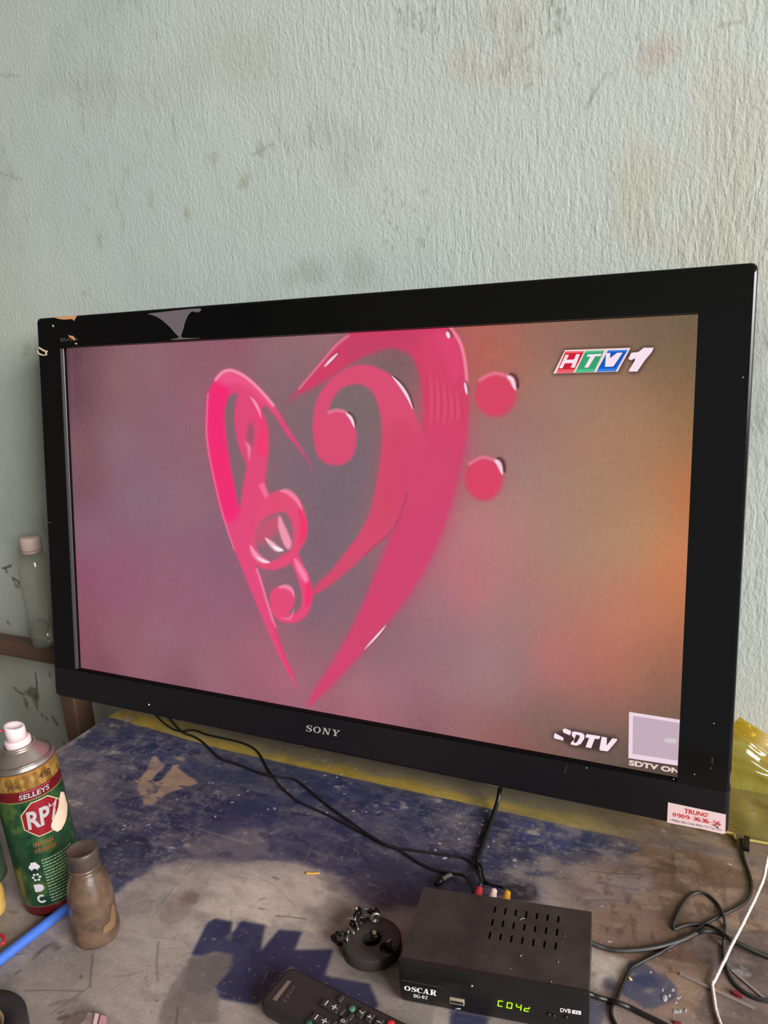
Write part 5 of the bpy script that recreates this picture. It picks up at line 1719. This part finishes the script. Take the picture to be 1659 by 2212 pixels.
caseM = mat('box_case', (22, 20, 20), .6, col2=(60, 50, 45), nscale=24, bump=.12, bscale=500)
zb6 = lambda a, b: BL(D(1040 + a / 6.38, 1930 + b / 6.38, BHt))
sl00, sl06, sl20, sl26 = zb6(171, 205), zb6(1044, 365), zb6(131, 575), zb6(1036, 725)
sw, slen = .0021, .0088
xs_, ys_ = [], []
cols = [sl00 * (1 - i / 6) + sl06 * i / 6 for i in range(7)]
c2 = [sl20 * (1 - i / 6) + sl26 * i / 6 for i in range(7)]
cxs = [(cols[i][0] + c2[i][0]) / 2 for i in range(7)]
yr0, yr2 = (sl00[1] + sl06[1]) / 2, (sl20[1] + sl26[1]) / 2
cys = [yr2, (yr0 + yr2) / 2, yr0]
gx_ = sorted([0, BW] + [c + s_ * sw / 2 for c in cxs for s_ in (-1, 1)])
gy_ = sorted([0.0035, BD] + [c + s_ * slen / 2 for c in cys for s_ in (-1, 1)])
mb = MB()
for i in range(len(gx_) - 1):
    for j in range(len(gy_) - 1):
        xm, ym = (gx_[i] + gx_[i + 1]) / 2, (gy_[j] + gy_[j + 1]) / 2
        hole_ = any(abs(xm - c) < sw / 2 for c in cxs) and any(abs(ym - c) < slen / 2 for c in cys)
        p_ = [(gx_[i], gy_[j]), (gx_[i + 1], gy_[j]), (gx_[i + 1], gy_[j + 1]), (gx_[i], gy_[j + 1])]
        if hole_:
            for a, b in zip(p_, p_[1:] + p_[:1]):
                mb.add([(a[0], a[1], BHt), (b[0], b[1], BHt), (b[0], b[1], BHt - .003), (a[0], a[1], BHt - .003)], [(0, 1, 2, 3)])
        else:
            mb.add([(a, b, BHt) for a, b in p_], [(0, 1, 2, 3)])
# sides and back wrap down
mb.add([(0, .0035, BHt), (0, BD, BHt), (0, BD, .003), (0, .0035, .003)], [(0, 1, 2, 3)])
mb.add([(BW, .0035, BHt), (BW, BD, BHt), (BW, BD, .003), (BW, .0035, .003)], [(0, 1, 2, 3)])
mb.add([(0, BD, BHt), (BW, BD, BHt), (BW, BD, .003), (0, BD, .003)], [(0, 1, 2, 3)])
mb.build('top_cover', caseM, box)
MB().box((.001, .005, .003), (BW - .001, BD - .001, BHt - .004)).build('chassis', mat('cavity', (6, 5, 5), .8), box)
for fx in (.015, BW - .015):
    for fy in (.015, BD - .015):
        MB().lathe([(.005, 0), (.0055, .0005), (.005, .0034), (0, .0034)], 14, (fx, fy, 0)).build('foot', mat('foot_rubber', (20, 20, 20), .7), box)
# front panel: gently leaning face, rounded lower edge and corners
pm = mat('front_black', (22, 20, 21), .28, spec=.5, noise=.2, nscale=30)
mb = MB()
prof_ = [(.0042, BHt + .0003), (.0012, BHt + .0002), (0, BHt - .0012), (-.0016, BHt - .008), (-.0022, BHt - .0115), (-.0022, .012), (-.0012, .006), (.0012, .0026), (.0055, .0018)]
secs = []
for xx, sc_ in ((-.0012, .55), (-.0006, .9), (.004, 1.0), (BW - .004, 1.0), (BW + .0006, .9), (BW + .0012, .55)):
    secs.append([(xx, .0042 + (y_ - .0042) * sc_, BHt / 2 + (z_ - BHt / 2) * (1 - (1 - sc_) * .06)) for y_, z_ in prof_])
mb.loft(secs, True, False)
fp = mb.build('front_panel', pm, box)
# upper lip strip (satin) between top edge and face
FZB = -.0026


def BF(px, py, y_=FZB):
    """picture point on the plane of the box face -> (x, z)"""
    r = ray(px, py)
    o_ = BO + by_ * y_
    s_ = ((o_ - CAM) @ by_) / (r @ by_)
    return BL(CAM + r * s_)


Z6 = lambda a, b, y_=FZB: BF(830 + a / 3.53, 1850 + b / 3.53, y_)
printM = mat('print_white', (236, 230, 232), .45)


def face_shape(name, v_, f_, Q, m, y_=FZB):
    P_ = [Z6(a, b) for a, b in Q]
    q_ = np.array([(p[0], p[2]) for p in P_])
    mb_ = MB()
    mb_.add([(p[0], y_ - i_ * 9e-7, p[1]) for i_, p in enumerate(quadmap(v_, q_))], f_)
    return mb_.build(name, m, box)


v, f, _ = serif('OSCAR', .24, .08, .05)
face_shape('maker_lettering', v, f, [(152, 1020), (398, 1063), (402, 1020), (152, 985)], printM)
v, f, _ = serif('SG-02', .22, .09, .08)
face_shape('model_lettering', v, f, [(222, 1074), (330, 1088), (331, 1063), (223, 1048)], printM)
v, f, _ = sans('USB', .03)
face_shape('port_lettering', v, f, [(545, 1163), (584, 1168), (584, 1158), (545, 1154)], printM)
v, f, _ = sans('DVB', .02)
face_shape('standard_lettering', v, f, [(1342, 1185), (1422, 1197), (1424, 1165), (1343, 1156)], printM)
face_shape('standard_badge', *rect(0, 0, 1, 1), [(1432, 1198), (1500, 1208), (1501, 1180), (1433, 1170)], printM)
v, f, _ = sans('T2', .02)
face_shape('standard_badge', v, f, [(1446, 1194), (1488, 1200), (1489, 1184), (1447, 1177)], mat('print_grey', (110, 104, 112), .5), FZB - .0002)
seg = emitter('digits_green', (168, 236, 20), 1.6)
# seven-segment digits
SEG = {'a': rect(.12, .86, .88, 1), 'b': rect(.80, .54, 1, .97), 'c': rect(.80, .03, 1, .46), 'd': rect(.12, 0, .88, .14), 'e': rect(0, .03, .20, .46), 'f': rect(0, .54, .20, .97), 'g': rect(.12, .43, .88, .57)}
for ss, x_, yo in (('afed', 862, 1096), ('abcdef', 930, 1110), ('fgbc', 1000, 1123), ('gedb', 1062, 1134)):
    V, Fc = [], []
    for s_ in ss:
        v_, f_ = SEG[s_]
        Fc += [tuple(i + len(V) for i in q_) for q_ in f_]
        V += [tuple(p) for p in v_]
    wq, hq = 50, 50
    top_ = 0
    if ss == 'gedb':
        V = [(p[0], p[1] if p[1] < .6 else min(p[1], .82)) for p in V]
    face_shape('digit', np.array(V), Fc, [(x_, yo + 46), (x_ + wq - 6, yo + 54), (x_ + wq, yo + 8), (x_ + 6, yo)], seg)
# usb port
u0, u1 = Z6(500, 1112), Z6(606, 1072)
MB().box((u0[0], FZB - .0008, u0[2] - .0006), (u1[0] + .0004, .004, u0[2] + .0058), .0004).build('usb_port', mat('port_metal', (196, 176, 158), .35, metal=.5), box)
MB().box((u0[0] + .0008, FZB - .0010, u0[2] + .0008), (u1[0] - .0006, .003, u0[2] + .0032)).build('usb_slot', mat('slot_dark', (30, 24, 20), .6), box)
u = Z6(668, 990)
MB().lathe([(.0010, -.0002), (.0010, .0008), (.0004, .0012)], 12, (u[0], -.0018, u[2]), (0, -1, 0)).build('sensor_dot', mat('dot_clear', (150, 150, 146), .1), box)
a, b = Z6(132, 944), Z6(448, 1000)
MB().box((a[0], -.0026, a[2] - .0003), (b[0], -.0018, a[2] + .0003)).build('panel_groove', mat('groove', (58, 54, 54), .4), box)
for a, b in ((1255, 1210), (1385, 1230), (1290, 1222)):
    u = Z6(a, b)
    MB().lathe([(.0022, 0), (.0022, .0010), (.0016, .0014), (0, .0014)], 14, (u[0], -.0020, u[2]), (0, -1, 0)).build('button', pm, box)
# lint on top
mb = MB()
for a, b, c_, d__ in ((525, 372, 590, 350), (530, 882, 560, 855), (1145, 592, 1152, 600), (955, 1218, 968, 1232), (1056, 935, 1062, 960), (395, 1043, 402, 1050)):
    p_, q_ = zb6(a, b), zb6(c_, d__)
    p_[2] = q_[2] = BHt + .0005
    mb.tube([p_, (p_ + q_) / 2 + np.array([0, .0004, .0004]), q_], .00028, 6)
mb.build('lint', mat('lint', (170, 160, 152), .8), box)
# back sockets
for i, (px, py) in enumerate(((1026, 1931), (1058, 1936), (1088, 1941))):
    p_ = BL(D(px, py, BHt))
    MB().lathe([(.0050, 0), (.0050, .004), (.0042, .0045), (.0042, .008), (0, .008)], 18, (p_[0], BD, .0320), (0, 1, 0)).build('socket', steel, box)

# ================================================================== CABLES
blk = mat('cable_black', (22, 20, 20), .42, noise=.3, nscale=200)
blk2 = mat('cable_dusty', (40, 37, 36), .5, noise=.3, nscale=150)


def cable(name, label, pts, r, m=blk, cat='cable', flat=1.0, n=5, group=None, lift=0.0, seg_=10):
    P_ = []
    for p in pts:
        h = (p[2] if len(p) > 2 else r) + lift
        P_.append(D(p[0], p[1], h))
    P_ = catmull(P_, n)
    P_[:, 2] = np.maximum(P_[:, 2], DZ + r * .98)
    o_ = MB().tube(P_, r, seg_, flat).build(name, m, None, P_[0])
    return tag(o_, label, cat, group)


def back_pts(px, py, Y, h):
    p_ = Yp(px, py, Y)
    return p_


# antenna leads from below the television
pA = [(322, 1531, .008), (338, 1546), (352, 1560), (375, 1576), (395, 1580), (420, 1578, .003), (450, 1588, .003), (490, 1597), (520, 1604), (545, 1615), (560, 1628), (575, 1655), (588, 1675, .004), (600, 1692, .004), (620, 1712), (640, 1729), (660, 1739), (700, 1757), (740, 1777), (790, 1804), (830, 1824), (850, 1831), (900, 1838), (960, 1847), (1000, 1853), (1026, 1866, .004)]
cable('antenna_lead', 'thin black lead looping wide and ending at the audio cable', pA, .00145)
pB = [(362, 1544, .010), (372, 1558, .006), (385, 1573, .0045), (397, 1583, .0045), (420, 1592), (440, 1605), (460, 1625), (478, 1640), (500, 1647), (530, 1658), (560, 1669, .0035), (590, 1677, .0035), (620, 1681), (640, 1686), (660, 1701), (700, 1734), (740, 1763, .0035), (790, 1799, .0045), (830, 1823, .0045), (850, 1829, .0035), (870, 1841), (900, 1861), (930, 1876), (965, 1885, .003), (985, 1888, .008), (1000, 1891, .010), (1012, 1902, .011), (1020, 1918, .012), (1024, 1938, .013)]
cable('antenna_lead', 'thin black lead ending in an arch behind the set-top box', pB, .00155)
# grey plug end beside the arch
pl = thing('antenna_plug', 'grey antenna plug behind the left rear of the set-top box', 'plug', D(945, 1912, .004))
PO = D(945, 1912, .004)
P_ = catmull([D(986, 1889, .004), D(970, 1891, .0045), (D(955, 1900, .005))], 5)
MB().tube(P_, .0026, 10).build('sleeve', mat('plug_grey', (96, 90, 86), .45), pl, PO)
a_, b_ = D(955, 1900, .005), D(940, 1912, .005)
MB().lathe([(.003, 0), (.0036, .0005), (.0036, .006), (.0028, .0065), (.0028, .010), (0, .010)], 14, a_, b_ - a_).build('metal_tip', black, pl, PO)

# audio cable with three plugs
AO = D(1082, 1700, .03)
av = thing('audio_video_cable', 'black audio video cable with red, white and yellow plugs behind the box', 'cable', AO)
main = [Yp(1084, 1688, .06), D(1080, 1708, .022), D(1074, 1735, .012), D(1064, 1765, .005), D(1055, 1790, .003), D(1045, 1818, .003), D(1036, 1845, .003), D(1030, 1862, .003)]
P_ = catmull(main, 6)
MB().tube(P_, .0023, 10, 1.3).build('lead', blk, av, AO)
plugs = []
for px, py, m, nm in ((1026, 1931, mat('plug_red', (176, 42, 46), .45), 'red'), (1058, 1936, mat('plug_white', (220, 194, 184), .45), 'white'), (1088, 1941, mat('plug_yellow', (206, 146, 34), .45), 'yellow')):
    p_ = BL(D(px, py, BHt))
    base = BO + bx_ * p_[0] + by_ * (BD + .0045) + np.array([0, 0, .0320])
    tip = base + by_ * .021 + np.array([0, 0, .0015])
    ax = tip - base
    ln = np.linalg.norm(ax)
    pr = [(.0050, 0), (.0056, .0006), (.0056, .0045), (.0050, .0055)]
    for k_ in range(6):
        z_ = .0065 + k_ * .0020
        r_ = .0048 - .00022 * k_
        pr += [(r_, z_), (r_ * .92, z_ + .0008), (r_ * .92, z_ + .0012)]
    pr += [(.0036, ln - .001), (.0026, ln), (0, ln)]
    o = MB().lathe(pr, 20, base - AO, ax).build('plug', m, av)
    o['label'] = nm + ' plug'
    plugs.append((tip, ax / ln))
split = np.array(P_[-1])
for i, (tip, ax) in enumerate(plugs):
    if i == 0:
        c_ = [split, D(1028, 1880, .006), tip + ax * .010 + np.array([0, 0, .001]), tip]
    elif i == 1:
        c_ = [split, D(1040, 1872, .005), D(1043, 1890, .008), D(1049, 1904, .010), tip + ax * .004, tip]
    else:
        c_ = [split, D(1034, 1880, .007), D(1040, 1904, .009), D(1060, 1911, .011), tip + ax * .005 - bx_ * .006, tip + ax * .002, tip]
    MB().tube(catmull(c_, 6), .0014, 8).build('lead', blk, av, AO)

# leads on the right (picture coordinates of one enlarged crop)
K = lambda L_, h=None: [(1260 + p[0] / 4.158, 1780 + p[1] / 4.158) + ((p[2],) if len(p) > 2 else ()) for p in L_]
cable('power_lead', 'flat black power lead curving from the right side of the box', K([(-30, 1020, .012), (20, 1042, .009), (60, 1062, .006), (130, 1092, .004), (200, 1115), (280, 1133), (360, 1138), (440, 1134), (520, 1128), (600, 1118), (680, 1103), (760, 1083), (830, 1062), (900, 1035), (960, 1008), (1020, 980), (1080, 964, .006), (1160, 962, .006), (1220, 980, .006), (1280, 1010, .006), (1340, 1044, .005), (1400, 1075, .0045), (1460, 1103, .004), (1560, 1150), (1700, 1212)]), .0024, blk2, flat=1.0)
cable('power_lead', 'black lead from under the yellow bag crossing the flat lead', K([(1416, 130, .006), (1420, 170, .004), (1424, 220), (1432, 270), (1450, 330), (1475, 400), (1498, 470), (1511, 540), (1508, 600), (1488, 660), (1450, 705), (1400, 740), (1340, 772), (1280, 800), (1220, 828), (1160, 858), (1100, 890), (1060, 918), (1010, 955), (940, 1005), (880, 1045, .002), (820, 1080, .002), (760, 1112), (700, 1150), (640, 1180), (560, 1220), (500, 1250), (450, 1280), (420, 1308), (395, 1350), (360, 1430), (335, 1490), (318, 1530), (300, 1580), (275, 1610), (255, 1640), (250, 1690), (258, 1730), (275, 1770), (300, 1820)]), .0017, blk)
cable('twin_lead', 'dusty black lead with a tall open loop on the right', K([(1720, 1216, .004), (1600, 1168, .006), (1460, 1103, .0088), (1400, 1076, .0095), (1340, 1044, .010), (1270, 992, .011), (1200, 945, .008), (1150, 920, .006), (1100, 905), (1050, 897), (1000, 898), (940, 906), (890, 918), (850, 934), (825, 944), (810, 938), (808, 918), (818, 885), (835, 840), (860, 785), (890, 730), (930, 675), (980, 632), (1030, 616), (1080, 620), (1130, 645), (1180, 688), (1220, 740), (1250, 800, .004), (1268, 860, .004), (1275, 920), (1270, 980, .005), (1264, 1040, .007), (1258, 1100), (1258, 1160), (1268, 1220), (1290, 1300), (1320, 1370), (1360, 1430), (1410, 1478), (1470, 1520), (1540, 1553), (1620, 1576), (1720, 1590)]), .0015, blk2)
cable('twin_lead', 'black lead touching the dusty looped lead under the white cord', K([(1255, 1090), (1262, 1170), (1272, 1250, .002), (1300, 1345), (1350, 1430), (1420, 1500), (1500, 1552), (1590, 1585), (1720, 1600)]), .0012, blk)
cable('thick_lead', 'thick black lead leaving the front right of the box', K([(-10, 1500, .010), (40, 1522, .008), (90, 1540, .006), (150, 1562, .005), (220, 1580), (300, 1602, .0055), (360, 1625, .0045), (420, 1650), (490, 1684), (560, 1720), (640, 1758), (720, 1798), (800, 1840)]), .0024, blk)
# white cord
wc = [(1672, 1815, .06), (1659, 1850, .052), (1650, 1895, .044), (1636, 1930, .036), (1618, 1968, .028), (1598, 2008, .020), (1580, 2042, .013), (1566, 2072, .008), (1553, 2098, .005), (1545, 2115, .004), (1539, 2126, .0028), (1540, 2140), (1543, 2160), (1546, 2180), (1552, 2200), (1562, 2225), (1570, 2240)]
P_ = catmull([D(*p) if len(p) > 2 else D(p[0], p[1], .0022) for p in wc], 5)
mb = MB().tube(P_, .0016, 10)
o = mb.build('white_cord', mat('cord_white', (206, 190, 186), .6, noise=-.08, nscale=300, bump=.5, bscale=600), None, P_[0]); tag(o, 'twisted white cord hanging down at the right', 'cord')
tw = []
for i in range(len(P_) * 3):
    f_ = i / 3
    j = min(int(f_), len(P_) - 2)
    p_ = P_[j] + (P_[j + 1] - P_[j]) * (f_ - j)
    a = i * .36
    tw.append(p_ + .0009 * np.array([math.cos(a) * .9, math.cos(a) * -.3, math.sin(a)]))
MB().tube(np.array(tw), .0009, 6).build('strand', mat('cord_strand', (216, 200, 196), .6), o, P_[0])
# connectors peeping from under the bag
mb = MB()
a_, b_ = D(1613, 1813, .006), D(1613, 1832, .006)
mb.box(np.minimum(a_, b_) - .003, np.maximum(a_, b_) + .003, .001)
o = mb.build('plug_end', black, None, a_); tag(o, 'small dark plug end under the yellow bag edge', 'plug')

# ================================================================== YELLOW BAG
bagO = np.array([.99, .11, DZ])
bagM = clear('yellow_film', (226, 214, 120), .10, .76, tint=(253, 249, 206), transl=.6)
bag = thing('plastic_bag', 'crumpled translucent yellow plastic bag between television and wall', 'bag', bagO)
nu, nv = 90, 60
rows = []
Vv, Ff = [], []
for j in range(nv + 1):
    tt = j / nv                                   # around: front bottom -> top -> back bottom
    for i in range(nu + 1):
        s_ = i / nu
        x_ = .80 + .42 * s_
        topz = .106 + .010 * math.sin(9 * s_) - .30 * max(0, x_ - .952) ** 1.0 + .02 * max(0, .93 - x_)
        topz = max(topz, .03) * (min(1, (s_ / .12)) ** .5 if s_ < .12 else 1) * (min(1, (1 - s_) / .15) ** .5 if s_ > .85 else 1)
        a = math.pi * tt
        yc, yr = .112, .047
        cy_ = math.copysign(abs(math.cos(a)) ** .6, math.cos(a))
        y_ = yc - yr * cy_
        z_ = topz * abs(math.sin(a)) ** .62
        nse = fbm(np.array([x_ * 3 + 5]), np.array([tt * .9]), 6, 40, 3)[0] - .5
        ns2 = fbm(np.array([x_ * 2 + tt]), np.array([tt * 1.3 - x_]), 14, 44, 2)[0] - .5
        cr1 = abs(vnoise(np.array([x_ * 30 + tt * 9]), np.array([tt * 8 + x_ * 11]), 52)[0] - .5)
        cr2 = abs(vnoise(np.array([x_ * 22 - tt * 12 + 3]), np.array([tt * 14]), 55)[0] - .5)
        rid = abs(vnoise(np.array([x_ * 16 + tt * 5]), np.array([tt * 5 - x_ * 4]), 50)[0] - .5)
        y_ = min(y_ - .016 * nse - .010 * ns2 + .012 * rid * (1 - tt) + .014 * cr1 + .010 * cr2, WY - .004)
        z_ = max(z_ + .022 * nse * math.sin(a) + .008 * ns2 * math.sin(a) - .016 * cr2 * math.sin(a), .0012)
        Vv.append((x_ - bagO[0], y_ - bagO[1], z_))
for j in range(nv):
    for i in range(nu):
        k_ = j * (nu + 1) + i
        Ff.append((k_, k_ + 1, k_ + nu + 2, k_ + nu + 1))
MB().add(Vv, Ff, True).build('film', bagM, bag)
# folded darker layer inside and the rolled lower hem
foldM = clear('yellow_fold', (196, 160, 40), .2, .6, tint=(232, 206, 100), transl=.4)
fo = []
for t_ in np.linspace(0, 1, 14):
    x_ = .93 + .11 * t_
    fo.append([(x_ - bagO[0], .118 - bagO[1] - .01 * math.sin(5 * t_), .098 - .075 * t_ + .012 * math.sin(7 * t_)), (x_ + .012 - bagO[0], .122 - bagO[1], .122 - .062 * t_)])
mb = MB()
mb.add([p for q_ in fo for p in q_], [(2 * i, 2 * i + 1, 2 * i + 3, 2 * i + 2) for i in range(13)], True)
mb.build('inner_fold', foldM, bag)
hem = catmull([D(1520, 1790, .004), D(1580, 1800, .003), D(1590, 1812, .003), D(1620, 1815, .003), D(1660, 1822, .003), D(1720, 1830, .004)], 6)
MB().tube(hem, .0016, 8).build('hem', clear('hem_film', (222, 206, 120), .06, .45, tint=(236, 222, 130)), bag, bagO)

# ================================================================== STICKS, DROPS AND SCRAPS ON THE RIGHT
SX = lambda a, b, h: D(1400 + a / 6.405, 2040 + b / 6.405, h)


def strip(name, label, a, b, w_, h, m, cat):
    p_, q_ = SX(*a, h), SX(*b, h)
    d_ = q_ - p_
    d_ /= np.linalg.norm(d_)
    s_ = np.cross([0, 0, 1], d_) * w_ / 2
    mb_ = MB()
    v_ = [p_ - s_, q_ - s_, q_ + s_, p_ + s_]
    lo_ = [np.array([x[0], x[1], DZ + .0003]) for x in v_]
    mb_.add(lo_ + v_, [(0, 1, 2, 3), (4, 5, 6, 7), (0, 1, 5, 4), (1, 2, 6, 5), (2, 3, 7, 6), (3, 0, 4, 7)])
    return tag(mb_.build(name, m, None, p_), label, cat)


strip('plastic_strip', 'long thin grey plastic strip passing under the white cord', (440, 400), (1465, 878), .0032, .0014, mat('strip_grey', (134, 120, 114), .4, noise=-.1, nscale=80), 'strip')
strip('plastic_strip', 'short pale plastic strip right of the white cord', (1160, 352), (1640, 765), .0026, .0014, mat('strip_pale', (132, 118, 114), .35), 'strip')


def scrap(name, label, pts, h, m, cat, fn=D):
    P_ = [fn(a, b, 0) for a, b in pts]
    mb_ = MB()
    n_ = len(P_)
    c_ = np.mean(P_, 0)
    lo_ = [p + np.array([0, 0, .0003]) for p in P_]
    hi_ = [c_ + (p - c_) * .82 + np.array([0, 0, h]) for p in P_]
    mb_.loft([lo_, hi_], True)
    return tag(mb_.build(name, m, None, c_), label, cat)


SX2 = lambda a, b, h: SX(a, b, h)
scrap('red_scrap', 'small dark red scrap beside the long grey strip', [(1135, 655), (1180, 660), (1260, 690), (1310, 728), (1308, 758), (1240, 742), (1170, 705), (1140, 680)], .003, mat('red_bit', (112, 28, 32), .35), 'scrap', SX2)
scrap('red_scrap', 'tiny brown red scrap at the bottom edge by the thick lead', [(330, 1078), (400, 1080), (470, 1100), (460, 1130), (360, 1110)], .002, mat('red_bit2', (112, 40, 34), .5), 'scrap', SX2)
scrap('yellow_chip', 'tiny bright yellow chip on the blue stain right of the box', [(1356, 2112), (1361, 2112), (1366, 2117), (1365, 2119), (1360, 2118)], .0012, mat('chip_yellow', (236, 200, 120), .5), 'chip')
p_, q_ = D(661, 1886, .001), D(690, 1886, .001)
o = MB().tube(catmull([p_, (p_ + q_) / 2 + np.array([0, -.0006, 0]), q_], 4), .0011, 8).build('wire_offcut', mat('wire_yellow', (226, 170, 70), .4), None, p_); tag(o, 'short yellow wire offcut lying on the grey middle of the desk', 'wire')
# small glossy drops, pale colour stands in for bright glints
dropM = clear('glint_pale', (240, 240, 244), .04, .72, tint=(236, 238, 240))
dl = [((232, 745), .0052, 'big pale glint drop right of the blue stain'), ((200, 632), .0026, 'upper left pale glint drop above the big drop'), ((295, 708), .0028, 'small pale glint drop right beside the big drop'), ((342, 632), .0026, 'pale glint drop upper right of the big drop'), ((370, 930), .0036, 'left pale glint drop of the lower row'), ((402, 935), .0026, 'second pale glint drop of the lower row'), ((440, 925), .0030, 'third pale glint drop of the lower row'), ((520, 912), .0030, 'separate pale glint drop right of the lower row'), ((410, 745), .0022, 'pale glint drop between upper and lower drops'), ((385, 810), .0020, 'lone tiny pale glint drop above the lower row'), ((440, 732), .0018, 'tiny pale glint drop right of the middle one'), ((34, 386), .0018, 'tiny pale glint drop at the top of the blue stain')]
for (a, b_), r, lab in dl:
    r *= .72
    c_ = SX(a, b_, 0)
    mb = MB().lathe([(r * .98, .0002), (r, r * .05), (r * .86, r * .20), (r * .55, r * .32), (r * .2, r * .37), (0, r * .375)], 16)
    mb.v = [(v_[0] * (.75 + .25 * math.sin(a)), v_[1] * 1.15, v_[2]) for v_ in mb.v]
    o = mb.build('glint_drop', dropM)
    o.location = tuple(c_)
    tag(o, lab, 'drop', 'pale glint drops by the blue stain')
